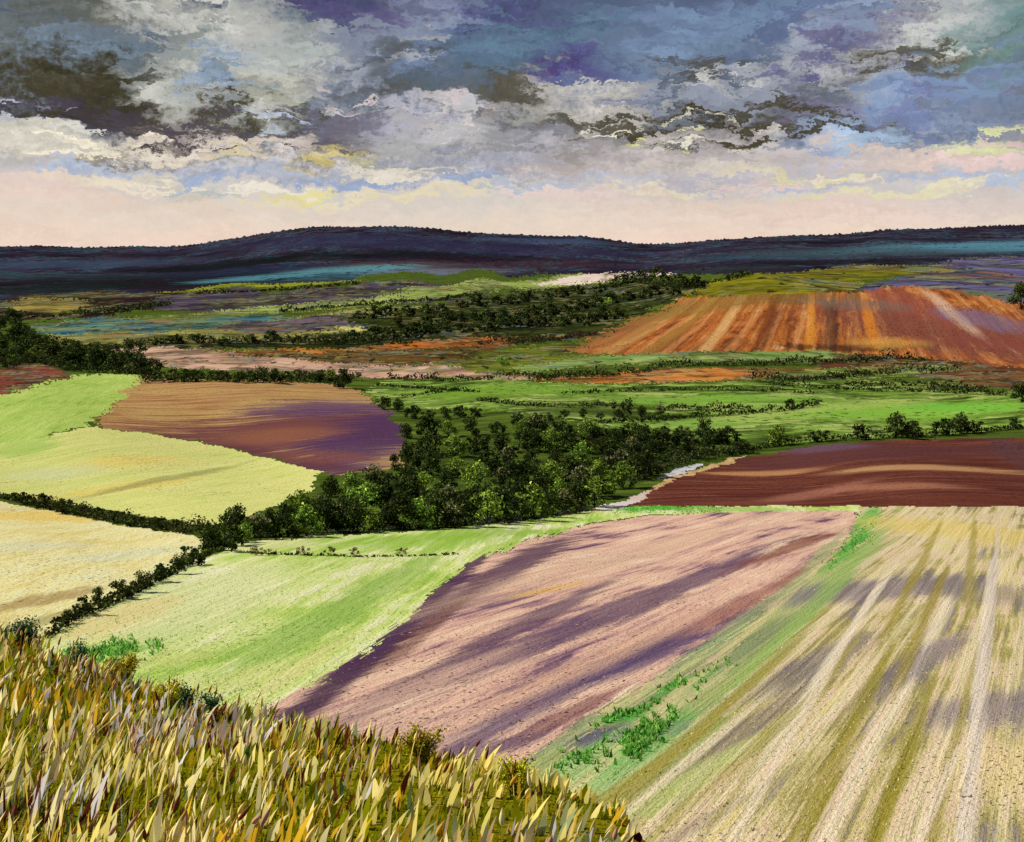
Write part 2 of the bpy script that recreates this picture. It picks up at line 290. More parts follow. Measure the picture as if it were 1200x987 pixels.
field('cream_field', [(LX, 600), (0, 588), (70, 600), (140, 615), (230, 628), (246, 640), (215, 660), (150, 697), (92, 722), (50, 748), (0, 790), (LX, 1000)],
      field_mat('cream_stubble', ((0, 720), (200, 640)), [(0, (160, 134, 70)), (.22, (216, 198, 120)), (.52, (232, 222, 160)), (.8, (228, 226, 180)), (1, (240, 216, 130))], wid=5, L=12, fine=1.3, patch=25, contrast=1.8, speck=.45, speck_col=(70, 56, 24),
      blobs=[(40, 605, 70, 12, -5, (230, 200, 106), .8), (60, 700, 60, 6, 12, (150, 116, 80), .6), (150, 650, 60, 6, 8, (214, 216, 176), .7), (60, 725, 60, 6, 16, (140, 130, 60), .6), (20, 640, 50, 7, 5, (214, 214, 178), .6)]), '')
# right middle
field('red_ploughed_field', [(735, 592), (760, 576), (785, 563), (830, 549), (862, 540), (900, 532), (960, 522), (1040, 517), (1120, 514), (RX, 505), (RX, 596), (1200, 594), (1000, 594), (860, 594)],
      field_mat('red_plough', ((860, 575), (1150, 562)), [(0, (54, 28, 26)), (.35, (92, 48, 40)), (.6, (112, 62, 50)), (.82, (134, 84, 66)), (1, (190, 140, 108))], wid=3.2, L=26, fine=1.6, fineL=16, patch=40, contrast=2.1, wobble=.35, dab=.8, speck=.5, speck_size=.9, speck_col=(44, 20, 18),
      blobs=[(1090, 548, 110, 3, 0, (198, 150, 104), .8), (900, 555, 60, 3, 3, (206, 150, 100), .75), (1020, 530, 160, 9, 3, (96, 58, 58), .8), (1050, 570, 70, 4, 2, (176, 118, 92), .7), (960, 525, 50, 5, 2, (106, 84, 104), .7), (1190, 530, 25, 20, 0, (86, 62, 66), .6), (960, 578, 60, 5, 12, (176, 116, 96), .6), (1150, 585, 80, 5, 0, (110, 58, 46), .7)]), '')
# near slope
field('green_slope_field', [(40, 760), (92, 724), (150, 699), (215, 662), (255, 648), (285, 634), (400, 627), (500, 621), (600, 612), (690, 600), (735, 593), (1010, 593), (1010, 600), (850, 600), (760, 604), (690, 614), (610, 635), (560, 653), (500, 702), (440, 760), (340, 815), (236, 862), (160, 905), (-200, 1135), (LX, 1135), (LX, 1000), (0, 800)],
      field_mat('green_crop', ((215, 800), (500, 645)), [(0, (134, 172, 66)), (.25, (168, 198, 88)), (.45, (198, 214, 122)), (.64, (216, 222, 152)), (.82, (230, 228, 184)), (1, (238, 234, 200))], wid=4.5, L=14, fine=1.1, fineL=20, patch=26, wobble=.6, contrast=2.9, speck=.12, speck_col=(90, 110, 40),
      blobs=[(230, 700, 70, 45, 35, (218, 220, 164), .75), (140, 725, 60, 16, 25, (222, 204, 140), .75), (360, 735, 110, 16, 33, (146, 182, 84), .75), (460, 680, 70, 12, 33, (150, 182, 88), .65), (270, 800, 90, 14, 20, (208, 214, 130), .7), (340, 790, 90, 8, 33, (216, 212, 140), .7), (120, 762, 40, 6, 5, (104, 172, 60), .8), (500, 635, 120, 9, 3, (152, 188, 76), .7), (560, 625, 90, 6, 4, (142, 178, 66), .7), (300, 637, 60, 5, 3, (214, 214, 150), .8), (780, 595, 50, 3.5, 2, (74, 178, 50), .9), (860, 597, 60, 3, 0, (160, 192, 104), .7), (180, 775, 50, 8, 12, (198, 206, 120), .6)]), '')
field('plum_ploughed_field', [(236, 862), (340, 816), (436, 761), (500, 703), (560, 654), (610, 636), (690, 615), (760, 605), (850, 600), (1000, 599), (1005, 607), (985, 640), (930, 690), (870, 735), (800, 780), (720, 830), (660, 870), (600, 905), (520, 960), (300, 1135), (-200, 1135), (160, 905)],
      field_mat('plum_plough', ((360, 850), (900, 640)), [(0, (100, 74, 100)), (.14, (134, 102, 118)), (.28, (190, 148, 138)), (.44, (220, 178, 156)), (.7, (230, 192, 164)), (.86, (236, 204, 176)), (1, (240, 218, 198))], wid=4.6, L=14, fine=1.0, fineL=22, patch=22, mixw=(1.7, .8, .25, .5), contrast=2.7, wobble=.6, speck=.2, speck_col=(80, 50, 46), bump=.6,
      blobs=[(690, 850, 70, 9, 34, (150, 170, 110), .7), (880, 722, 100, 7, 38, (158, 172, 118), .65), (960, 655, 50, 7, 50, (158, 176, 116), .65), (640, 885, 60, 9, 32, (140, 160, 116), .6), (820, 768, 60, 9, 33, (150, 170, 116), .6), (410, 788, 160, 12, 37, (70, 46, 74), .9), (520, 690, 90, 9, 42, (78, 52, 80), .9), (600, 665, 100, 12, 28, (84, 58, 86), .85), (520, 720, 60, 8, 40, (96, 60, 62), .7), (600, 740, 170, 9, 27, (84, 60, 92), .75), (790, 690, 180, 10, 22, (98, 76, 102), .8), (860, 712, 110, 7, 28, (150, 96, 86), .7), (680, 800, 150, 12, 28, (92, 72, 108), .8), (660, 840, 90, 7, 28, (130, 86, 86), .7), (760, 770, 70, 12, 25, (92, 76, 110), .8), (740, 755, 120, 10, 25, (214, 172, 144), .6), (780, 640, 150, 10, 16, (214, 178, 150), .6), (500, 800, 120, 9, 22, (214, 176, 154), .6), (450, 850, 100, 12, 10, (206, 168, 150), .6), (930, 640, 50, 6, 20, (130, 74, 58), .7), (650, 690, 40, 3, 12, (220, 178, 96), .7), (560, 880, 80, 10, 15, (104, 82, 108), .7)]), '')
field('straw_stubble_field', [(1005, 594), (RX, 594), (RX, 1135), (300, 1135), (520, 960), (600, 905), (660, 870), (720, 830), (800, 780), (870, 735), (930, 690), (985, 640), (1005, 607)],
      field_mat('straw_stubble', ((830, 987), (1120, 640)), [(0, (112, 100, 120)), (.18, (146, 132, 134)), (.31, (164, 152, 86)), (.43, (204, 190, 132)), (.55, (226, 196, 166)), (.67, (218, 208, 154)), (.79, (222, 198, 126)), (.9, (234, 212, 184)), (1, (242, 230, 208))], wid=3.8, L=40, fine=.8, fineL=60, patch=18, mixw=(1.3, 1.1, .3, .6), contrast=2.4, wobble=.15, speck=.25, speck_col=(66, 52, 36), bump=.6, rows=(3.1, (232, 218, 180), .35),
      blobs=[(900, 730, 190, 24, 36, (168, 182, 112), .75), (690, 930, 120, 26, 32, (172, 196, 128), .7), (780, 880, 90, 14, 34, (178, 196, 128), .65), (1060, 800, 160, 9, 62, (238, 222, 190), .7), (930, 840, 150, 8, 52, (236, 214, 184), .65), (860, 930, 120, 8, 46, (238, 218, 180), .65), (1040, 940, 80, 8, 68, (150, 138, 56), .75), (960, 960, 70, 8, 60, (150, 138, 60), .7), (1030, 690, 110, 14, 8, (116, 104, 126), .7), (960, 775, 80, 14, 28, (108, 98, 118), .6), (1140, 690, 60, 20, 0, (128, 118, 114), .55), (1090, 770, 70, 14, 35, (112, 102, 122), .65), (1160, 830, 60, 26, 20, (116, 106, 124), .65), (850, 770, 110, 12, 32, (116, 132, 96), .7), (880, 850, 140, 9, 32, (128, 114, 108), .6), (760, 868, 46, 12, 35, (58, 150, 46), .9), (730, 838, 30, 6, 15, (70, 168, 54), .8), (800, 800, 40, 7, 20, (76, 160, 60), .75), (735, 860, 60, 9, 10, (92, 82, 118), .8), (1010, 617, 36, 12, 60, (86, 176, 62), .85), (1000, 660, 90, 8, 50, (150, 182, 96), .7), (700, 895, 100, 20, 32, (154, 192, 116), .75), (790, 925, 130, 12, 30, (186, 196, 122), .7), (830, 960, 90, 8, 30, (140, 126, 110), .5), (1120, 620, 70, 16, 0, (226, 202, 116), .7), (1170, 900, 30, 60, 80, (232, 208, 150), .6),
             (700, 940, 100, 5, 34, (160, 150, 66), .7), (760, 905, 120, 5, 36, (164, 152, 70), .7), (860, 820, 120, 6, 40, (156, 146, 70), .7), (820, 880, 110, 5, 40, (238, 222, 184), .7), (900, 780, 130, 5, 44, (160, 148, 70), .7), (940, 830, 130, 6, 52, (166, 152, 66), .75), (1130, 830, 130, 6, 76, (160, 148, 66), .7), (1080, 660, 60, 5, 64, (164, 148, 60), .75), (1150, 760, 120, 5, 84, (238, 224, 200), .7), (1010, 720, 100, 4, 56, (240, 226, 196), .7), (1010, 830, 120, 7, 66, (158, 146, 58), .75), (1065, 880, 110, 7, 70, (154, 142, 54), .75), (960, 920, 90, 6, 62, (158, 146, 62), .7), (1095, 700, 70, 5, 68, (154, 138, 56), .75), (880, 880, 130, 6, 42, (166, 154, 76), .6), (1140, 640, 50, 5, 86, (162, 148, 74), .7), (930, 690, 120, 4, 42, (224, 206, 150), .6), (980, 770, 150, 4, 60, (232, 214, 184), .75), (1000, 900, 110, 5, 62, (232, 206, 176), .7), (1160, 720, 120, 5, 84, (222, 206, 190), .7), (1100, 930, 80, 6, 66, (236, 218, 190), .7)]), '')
field('chalk_track', [(690, 602), (706, 592), (735, 587), (760, 573), (785, 560), (830, 546), (858, 537), (872, 535), (862, 542), (830, 550), (786, 564), (762, 577), (738, 593)],
      field_mat('chalk', ((740, 585), (850, 541)), [(0, (150, 112, 70)), (.4, (196, 158, 104)), (.75, (220, 190, 140)), (1, (236, 222, 200))], wid=1.6, L=10, fine=.6, patch=12, contrast=1.6, blobs=[(716, 593, 26, 6, 10, (226, 220, 216), .9), (745, 584, 22, 5, 25, (210, 190, 190), .7)]), '')
field('white_chalk_lane', [(770, 562), (790, 550), (806, 545), (822, 543), (820, 548), (800, 554), (782, 561)],
      field_mat('white_chalk', ((775, 560), (815, 545)), [(0, (150, 146, 144)), (.4, (206, 202, 204)), (1, (236, 234, 236))], wid=1.2, L=8, fine=.5, patch=10), '')

# ------------------------------------------------------------------ the land as one sheet, cut into fields
def pip(poly, x, y):
    inside = np.zeros(x.shape, bool)
    n = len(poly)
    for i in range(n):
        x0, y0 = poly[i]; x1, y1 = poly[(i + 1) % n]
        if y0 == y1: continue
        c = ((y0 > y) != (y1 > y)) & (x < (x1 - x0) * (y - y0) / (y1 - y0) + x0)
        inside ^= c
    return inside

def value_noise(x, y, seed):
    r = np.random.default_rng(seed).random((256, 256))
    xi = np.floor(x).astype(int); yi = np.floor(y).astype(int)
    fx = x - xi; fy = y - yi
    fx = fx * fx * (3 - 2 * fx); fy = fy * fy * (3 - 2 * fy)
    g = lambda i, j: r[i & 255, j & 255]
    return (g(xi, yi) * (1 - fx) + g(xi + 1, yi) * fx) * (1 - fy) + (g(xi, yi + 1) * (1 - fx) + g(xi + 1, yi + 1) * fx) * fy - .5

cols = np.concatenate([np.arange(-2700, -300, 60), np.arange(-300, -30, 7), np.arange(-30, 1230, 1.75), np.arange(1230, 1500, 7), np.arange(1500, 3901, 60)]).astype(float)
rows_a = np.concatenate([np.arange(1135, 1000, -5), np.arange(1000, 345, -1.1), [345]])
tb = np.linspace(0, 1, 81)[1:]
nC = len(cols)
pyA = np.repeat(rows_a[:, None], nC, 1)
sk = skyline(cols)[None, :]
pyB = 345 + (sk - 345) * tb[:, None]
py_all = np.vstack([pyA, pyB]); px_all = np.repeat(cols[None, :], len(py_all), 0)
V = P(px_all, py_all)
V[-1, :, 2] += np.random.default_rng(3).random(nC) ** 2 * 7.0      # heather and scrub along the ridge
# the far side of the ridge
last = V[-1]
back = []
for k, (f, dz) in enumerate([(1.04, -4), (1.12, -30), (1.3, -120), (2.0, -260), (4.6, -300)]):
    b = last * np.array([f, f, 1.0]); b[:, 2] = last[:, 2] + dz; back.append(b)
V = np.concatenate([V, np.array(back)], 0)
nR = V.shape[0]
py_f = np.vstack([py_all, np.repeat(sk - 2, 5, 0)]); px_f = np.vstack([px_all, np.repeat(cols[None, :], 5, 0)])
cx = (px_f[:-1, :-1] + px_f[1:, 1:]) / 2; cy = (py_f[:-1, :-1] + py_f[1:, 1:]) / 2
amp = np.interp(cy, [330, 420, 600, 900], [.9, 1.5, 1.4, 1.6])
strk = np.interp(cy, [330, 450, 620, 700], [7, 5, 1.5, 1])
jx = (value_noise(cx * .05, cy * .4, 1) * 2 + value_noise(cx * .35, cy * .8, 2)) * amp * 1.6 * strk
jy = (value_noise(cx * .06 + 40, cy * .12, 3) * 2 + value_noise(cx * .3 + 9, cy * .5, 4)) * amp * .8
wr = np.random.default_rng(21)
far_w = np.interp(cy, [430, 520], [1, 0])
jx = jx + (wr.random(cx.shape) - .5) * 14 * far_w; jy = jy + (wr.random(cx.shape) - .5) * 3.0 * far_w
near_w = np.interp(cy, [606, 660, 760], [0, .5, 1]) * np.interp(cx, [520, 620], [.35, 1])
ca_, sa_ = math.cos(math.radians(32)), math.sin(math.radians(32))
al_ = cx * ca_ - cy * sa_; ac_ = cx * sa_ + cy * ca_
st_ = (value_noise(al_ * .012, ac_ * .22, 51) + .6 * value_noise(al_ * .03, ac_ * .5, 52)) * 75 * near_w
jx = jx + st_ * ca_; jy = jy - st_ * sa_
st2 = (value_noise(al_ * .03, ac_ * .55, 53) + .7 * value_noise(al_ * .05, ac_ * 1.1, 54)) * 30 * near_w
jx = jx + st2 * sa_; jy = jy + st2 * ca_
jy = jy + value_noise(cx * .025, cy * .08, 55) * 16 * np.interp(cy, [295, 320, 345, 365], [0, 1, 1, 0]) * np.interp(cx, [560, 700], [1, .15])
own = np.full(cx.shape, -1, int)
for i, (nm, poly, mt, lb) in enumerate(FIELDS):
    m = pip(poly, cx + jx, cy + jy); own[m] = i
own[py_f.shape[0] - 6:, :] = 0
idx = np.arange(nR * nC).reshape(nR, nC)
quads = np.stack([idx[:-1, :-1], idx[:-1, 1:], idx[1:, 1:], idx[1:, :-1]], -1)

def mesh_from(name, verts, faces, smooth=True):
    """faces: (n,4) or (n,3) array"""
    me = bpy.data.meshes.new(name)
    verts = np.ascontiguousarray(verts, np.float32); faces = np.ascontiguousarray(faces, np.int32)
    n, k = faces.shape
    me.vertices.add(len(verts)); me.vertices.foreach_set('co', verts.ravel())
    me.loops.add(n * k); me.loops.foreach_set('vertex_index', faces.ravel())
    me.polygons.add(n); me.polygons.foreach_set('loop_start', np.arange(0, n * k, k, dtype=np.int32))
    me.polygons.foreach_set('use_smooth', np.full(n, smooth))
    me.update(calc_edges=True)
    return me

def link(name, me, mat=None, parent=None, **props):
    o = bpy.data.objects.new(name, me); COL.objects.link(o)
    if mat is not None: me.materials.append(mat)
    if parent is not None: o.parent = parent
    for k, v in props.items(): o[k] = v
    return o

Vf = V.reshape(-1, 3)
for i in range(-1, len(FIELDS)):
    q = quads[own == i]
    if len(q) == 0: continue
    u, inv = np.unique(q.ravel(), return_inverse=True)
    nm, mt = ('valley_ground', base_mat) if i < 0 else (FIELDS[i][0], FIELDS[i][2])
    link(nm, mesh_from(nm, Vf[u], inv.reshape(-1, 4)), mt, kind='structure')

# ------------------------------------------------------------------ the grassy bank the viewer stands on
BX = np.array([-160, -60, -30, -12, -4.7, -2.67, -.82, .18, .6, 1.0, 1.6, 3.0, 10, 160.])
BC = np.array([60, 46, 34, 20, 13, 11, 9.0, 7.5, 7.0, 5.4, 3.4, 2.0, 1.0, -5])
BZ = np.array([54, 54.5, 55, 55.8, 56.25, 56.26, 56.64, 56.97, 57.03, 57.1, 57.3, 57.5, 57.8, 58])
def bank_z(x, y):
    c = np.interp(x, BX, BC); zc = np.interp(x, BX, BZ)
    zin = 58.3 + (zc - 58.3) * np.clip(y / np.maximum(c, 1.5), -1.0, 1)
    t = np.maximum(y - c, 0)
    drop = .58 * (np.sqrt(t * t + .5) - math.sqrt(.5))
    z = np.where(y > c, zc - drop, zin)
    z = np.where(y < -5, z + .05 * (y + 5), z)
    return z + .10 * value_noise(x * .9 + 50, y * .9 + 50, 11) + .05 * value_noise(x * 2.7 + 50, y * 2.7 + 50, 12)
bx = np.concatenate([np.arange(-160, -14, 4), np.arange(-14, 6, .2), np.arange(6, 161, 4)])
by = np.concatenate([np.arange(-120, 0, 5), np.arange(0, 18, .2), np.arange(18, 78, 1.5)])
gx, gy = np.meshgrid(bx, by)
gz = bank_z(gx, gy)
bid = np.arange(gx.size).reshape(gx.shape)
bq = np.stack([bid[:-1, :-1], bid[:-1, 1:], bid[1:, 1:], bid[1:, :-1]], -1).reshape(-1, 4)
m, nt, out = new_mat('bank_soil')
pos = nt.new('ShaderNodeNewGeometry').outputs['Position']
n1 = nt.noise(pos, 1.3, 4, .6); n2 = nt.noise(pos, 9, 4, .7)
c = nt.ramp(nt.math('MULTIPLY_ADD', n2, .5, nt.math('MULTIPLY', n1, .5)), [(.3, alb((84, 66, 16))), (.5, alb((128, 122, 14))), (.7, alb((168, 150, 30)))])
finish(nt, out, c, n2, .6, .08)
link('grass_bank', mesh_from('grass_bank', np.stack([gx, gy, gz], -1).reshape(-1, 3), bq), m, kind='structure')

# ------------------------------------------------------------------ foliage
def attr_mat(name, transl=.3, rnd=.25):
    m, nt, out = new_mat(name)
    a = nt.new('ShaderNodeAttribute', attribute_name='tint').outputs['Color']
    if rnd:
        r = nt.new('ShaderNodeObjectInfo').outputs['Random']
        hs = nt.new('ShaderNodeHueSaturation')
        nt.put(hs.inputs['Value'], nt.smooth(r, 0, 1, 1 - rnd, 1 + rnd, lin=True))
        nt.put(hs.inputs['Hue'], nt.smooth(nt.math('FRACT', nt.math('MULTIPLY', r, 7.3)), 0, 1, .485, .515, lin=True))
        nt.put(hs.inputs['Color'], a); a = hs.outputs[0]
    d = nt.new('ShaderNodeBsdfDiffuse'); t = nt.new('ShaderNodeBsdfTranslucent'); mx = nt.new('ShaderNodeMixShader')
    nt.put(d.inputs[0], a); nt.put(t.inputs[0], a); mx.inputs[0].default_value = transl
    nt.l.new(d.outputs[0], mx.inputs[1]); nt.l.new(t.outputs[0], mx.inputs[2]); nt.l.new(mx.outputs[0], out.inputs['Surface'])
    return m
leaf_mat = attr_mat('leaves', .22, .3)
grass_mat = attr_mat('grass_blades', .35, 0)
m, nt, out = new_mat('bark')
pos = nt.new('ShaderNodeNewGeometry').outputs['Position']
bn = nt.noise(nt.mapping(pos, scale=(3, 3, .6)), 1, 4, .65)
finish(nt, out, nt.ramp(bn, [(.3, (.018, .013, .010, 1)), (.7, (.06, .046, .034, 1))]), bn, .6, .05)
bark_mat = m

def set_tint(me, cols_per_vert):
    at = me.color_attributes.new('tint', 'FLOAT_COLOR', 'POINT')
    c = np.ones((len(cols_per_vert), 4), np.float32); c[:, :3] = cols_per_vert
    at.data.foreach_set('color', c.ravel())

def clump_quads(cen, size, out_dir, r):
    """leaf sprays: one ragged four-cornered face each, turned every way but leaning outward"""
    n = len(cen)
    nrm = r.normal(size=(n, 3)) * .9 + out_dir; nrm /= np.linalg.norm(nrm, axis=1, keepdims=True) + 1e-9
    h = r.normal(size=(n, 3)); a = np.cross(nrm, h); a /= np.linalg.norm(a, axis=1, keepdims=True) + 1e-9
    b = np.cross(nrm, a)
    s = size[:, None]
    j = lambda: r.uniform(.55, 1.25, (n, 1))
    v = np.stack([cen + a * s * j(), cen + b * s * .7 * j() + nrm * s * .25, cen - a * s * j(), cen - b * s * .7 * j() + nrm * s * .2], 1)
    return v.reshape(-1, 3), np.arange(n * 4).reshape(n, 4)

def leaf_tints(n, palette, weights, r, jitter=.25):
    pal = np.array([alb(c, 1.7)[:3] for c in palette]) * 3.2; w = np.array(weights, float); w /= w.sum()
    c = pal[r.choice(len(pal), n, p=w)] * r.uniform(1 - jitter, 1 + jitter, (n, 1))
    return np.repeat(c, 4, 0)

def tube(path, radii, seg=6):
    path = np.array(path, float); vs = []; n = len(path)
    for i in range(n):
        t = path[min(i + 1, n - 1)] - path[max(i - 1, 0)]; t /= np.linalg.norm(t)
        h = np.array([1, 0, 0.]) if abs(t[0]) < .8 else np.array([0, 1., 0])
        a = np.cross(t, h); a /= np.linalg.norm(a); b = np.cross(t, a)
        for k in range(seg):
            an = 2 * math.pi * k / seg
            vs.append(path[i] + radii[i] * (math.cos(an) * a + math.sin(an) * b))
    fs = []
    for i in range(n - 1):
        for k in range(seg):
            fs.append([i * seg + k, i * seg + (k + 1) % seg, (i + 1) * seg + (k + 1) % seg, (i + 1) * seg + k])
    return np.array(vs), np.array(fs)

DARK = [(22, 27, 14), (34, 42, 19), (50, 60, 26), (72, 84, 34), (40, 30, 22)]
def make_tree(seed, h=1.0, spread=.42, n=900, leaf=.055, palette=DARK, weights=(3, 4, 3, 1.5, .5), trunk_h=.3, pale=None):
    """a unit-high tree: (trunk mesh, crown mesh)"""
    r = np.random.default_rng(seed)
    VS, FS, off = [], [], 0
    def add(p, rad):
        nonlocal off
        v, f = tube(p, rad); VS.append(v); FS.append(f + off); off += len(v)
    lean = r.normal(size=2) * .03
    top = np.array([lean[0], lean[1], .72])
    add([(0, 0, -.03), (lean[0] * .3, lean[1] * .3, trunk_h * .6), (lean[0] * .6, lean[1] * .6, trunk_h * 1.3), top], [.034, .026, .02, .006])
    lobes = []
    nl = int(r.integers(6, 9))
    for k in range(nl):
        an = 2 * math.pi * k / nl + r.normal() * .3
        rr = spread * r.uniform(.4, .75); zz = trunk_h + .14 + (.68 - trunk_h) * ((k * .618) % 1.0)
        c = np.array([math.cos(an) * rr, math.sin(an) * rr, zz]); R = r.uniform(.15, .25)
        lobes.append((c, R))
        s = np.array([lean[0] * .5, lean[1] * .5, trunk_h * r.uniform(.8, 1.5)])
        add([s, s * .45 + c * .55 + np.array([0, 0, .02]), c], [.014, .009, .003])
    lobes.append((np.array([lean[0], lean[1], .8]), r.uniform(.18, .22)))
    lobes.append((np.array([lean[0], lean[1], .55]), .22))
    VS = np.concatenate(VS); FS = np.concatenate(FS)
    tm = mesh_from('trunk', VS, FS); tm.materials.append(bark_mat)
    w = np.array([l[1] ** 2 for l in lobes]); w /= w.sum()
    ch = r.choice(len(lobes), n, p=w)
    d = r.normal(size=(n, 3)); d /= np.linalg.norm(d, axis=1, keepdims=True)
    rad = r.random(n) ** (1 / 2.4) * r.uniform(.75, 1.15, n)
    cen = np.array([lobes[i][0] for i in ch]) + d * (rad * np.array([lobes[i][1] for i in ch]))[:, None] * np.array([1.1, 1.1, .85])
    cen[:, 2] = np.maximum(cen[:, 2], .1)
    v, f = clump_quads(cen, leaf * r.uniform(.5, 1.2, n), d, r)
    v[:, 2] = np.minimum(v[:, 2], 1.06)
    t = leaf_tints(n, palette, weights, r)
    if pale is not None:                                      # painted highlights: upper sprays tinted cream as if sunlit
        up = (cen[:, 2] > .62) & (r.random(n) < .5) & (rad > .6)
        pc = np.array(alb(pale, 1.9)[:3]) * r.uniform(.6, 1.1, (n, 1))
        t = np.where(np.repeat(up, 4)[:, None], np.repeat(pc, 4, 0), t)
    cm = mesh_from('crown', v, f, smooth=False); set_tint(cm, t); cm.materials.append(leaf_mat)
    return tm, cm

TREES = {
    'round': [make_tree(s, spread=.52, trunk_h=.03) for s in (1, 2, 3)],
    'broad': [make_tree(s, spread=.68, trunk_h=.04, n=1200) for s in (11, 12, 13)],
    'tall': [make_tree(s, spread=.32, trunk_h=.06) for s in (21, 22, 23)],
    'green': [make_tree(s, spread=.52, trunk_h=.04, palette=[(44, 56, 20), (76, 94, 32), (112, 134, 50), (150, 160, 72)], weights=(3, 4, 3, 1)) for s in (31, 32)],
    'pale': [make_tree(s, spread=.55, trunk_h=.05, pale=(214, 206, 150)) for s in (41, 42)],
    'bush': [make_tree(s, spread=.75, trunk_h=.05, n=520, leaf=.085) for s in (51, 52, 53)],
    'lime': [make_tree(61, spread=.9, trunk_h=.05, n=600, leaf=.08, palette=[(90, 112, 36), (122, 146, 48), (150, 168, 70)], weights=(2, 3, 2))],
    'brown': [make_tree(71, spread=.8, trunk_h=.05, n=420, leaf=.07, palette=[(60, 44, 34), (84, 66, 48), (74, 74, 44)], weights=(3, 3, 1)), make_tree(72, spread=.9, trunk_h=.05, n=380, leaf=.07, palette=[(50, 40, 30), (84, 70, 48), (64, 66, 36)], weights=(3, 3, 1))],
    'far': [make_tree(s, spread=.66, trunk_h=.02, n=260, leaf=.11) for s in (81, 82, 83)],
}
_cnt = {}
def tree(kind, px, py, hpx, label, name='broadleaf_tree', cat='tree', group=None, sx=1.0):
    b = P(px, py); H = hpx * float(b[1]) / F * 1.0
    var = TREES[kind]; k = _cnt.get(kind, 0); _cnt[kind] = k + 1
    tm, cm = var[k % len(var)]
    e = bpy.data.objects.new(name, None); COL.objects.link(e)
    e.location = (float(b[0]), float(b[1]), float(b[2]) - .02 * H)
    e.rotation_euler = (0, 0, random.uniform(0, 6.28))
    e.scale = (H * sx, H * sx, H)
    e['label'] = label; e['category'] = cat
    if group: e['group'] = group
    for n_, me in (('trunk', tm), ('crown', cm)):
        o = bpy.data.objects.new(n_, me); COL.objects.link(o); o.parent = e
    return e

ORD = ['first', 'second', 'third', 'fourth', 'fifth', 'sixth', 'seventh', 'eighth', 'ninth', 'tenth', 'eleventh', 'twelfth', 'thirteenth', 'fourteenth', 'fifteenth', 'sixteenth', 'seventeenth', 'eighteenth', 'nineteenth', 'twentieth', 'twenty-first', 'twenty-second', 'twenty-third', 'twenty-fourth', 'twenty-fifth', 'twenty-sixth', 'twenty-seventh', 'twenty-eighth', 'twenty-ninth', 'thirtieth']
KINDW = {'round': 'dark rounded tree', 'broad': 'dark spreading tree', 'tall': 'dark narrow tree', 'green': 'mid green tree', 'pale': 'cream topped tree', 'bush': 'dark bush', 'far': 'small dark tree'}
def row(pts, n, hpx, kinds, where, end, group, name='broadleaf_tree', cat='tree', jx=4, jy=2, jh=.22, sx=1.0):
    xs = np.array([p[0] for p in pts], float); ys = np.array([p[1] for p in pts], float)
    L = np.concatenate([[0], np.cumsum(np.hypot(np.diff(xs), np.diff(ys)))])
    ts = np.linspace(0, L[-1], n)
    for i, t in enumerate(ts):
        x = np.interp(t, L, xs) + random.uniform(-jx, jx); y = np.interp(t, L, ys) + random.uniform(-jy, jy)
        k = kinds[i % len(kinds)] if not callable(kinds) else kinds(i)
        tree(k, x, y, hpx * random.uniform(1 - jh, 1 + jh), '%s %s, %s %s' % (KINDW[k], where, ORD[i], end), name, cat, group, sx)

# the wood in the valley
row([(282, 631), (340, 628), (400, 624), (470, 621), (540, 617), (610, 609), (660, 603), (700, 594)], 23, 40, ['round', 'green', 'tall', 'broad', 'green', 'round', 'pale'], 'at the front edge of the wood', 'from its left end', 'front row of trees of the valley wood', jh=.25)
row([(330, 617), (400, 604), (470, 600), (540, 598), (620, 592), (690, 584), (730, 574)], 17, 36, ['broad', 'green', 'pale', 'round', 'green', 'bush'], 'in the second row of the wood', 'from the left', 'second row of trees of the valley wood')
row([(385, 582), (440, 577), (500, 578), (560, 575), (630, 570), (700, 562), (755, 556)], 14, 31, ['round', 'green', 'pale', 'broad', 'green'], 'in the third row of the wood', 'from the left', 'third row of trees of the valley wood')
row([(478, 556), (530, 556), (590, 552), (660, 547), (730, 540), (800, 534)], 12, 28, ['broad', 'round', 'green', 'bush', 'pale'], 'in the middle of the wood', 'from the plum field', 'middle row of trees of the valley wood')
row([(476, 535), (530, 534), (590, 530), (660, 526), (730, 524)], 10, 26, ['round', 'broad', 'green', 'bush'], 'in the upper part of the wood', 'from the plum field', 'upper row of trees of the valley wood')
row([(474, 512), (520, 512), (570, 510), (640, 508), (690, 512)], 9, 22, ['round', 'bush', 'green'], 'near the top of the wood', 'from the plum field', 'topmost row of trees of the valley wood')
row([(452, 478), (480, 488), (520, 492), (560, 490)], 7, 16, ['bush', 'round', 'bush'], 'beside the top corner of the plum field', 'from the left', 'bushes above the wood', 'hedgerow_bush', 'bush')
tree('pale', 628, 515, 34, 'big rounded tree rimmed with painted cream highlights at the top of the wood')
tree('pale', 606, 500, 20, 'small tree with painted cream highlights left of the big cream rimmed tree')
tree('round', 402, 455, 26, 'dark tree standing at the upper corner of the plum field')
tree('green', 390, 447, 16, 'small pale green tree beside the dark tree at the plum field corner')
tree('pale', 610, 374, 13, 'small tree with pale top standing on the dark wooded slope')
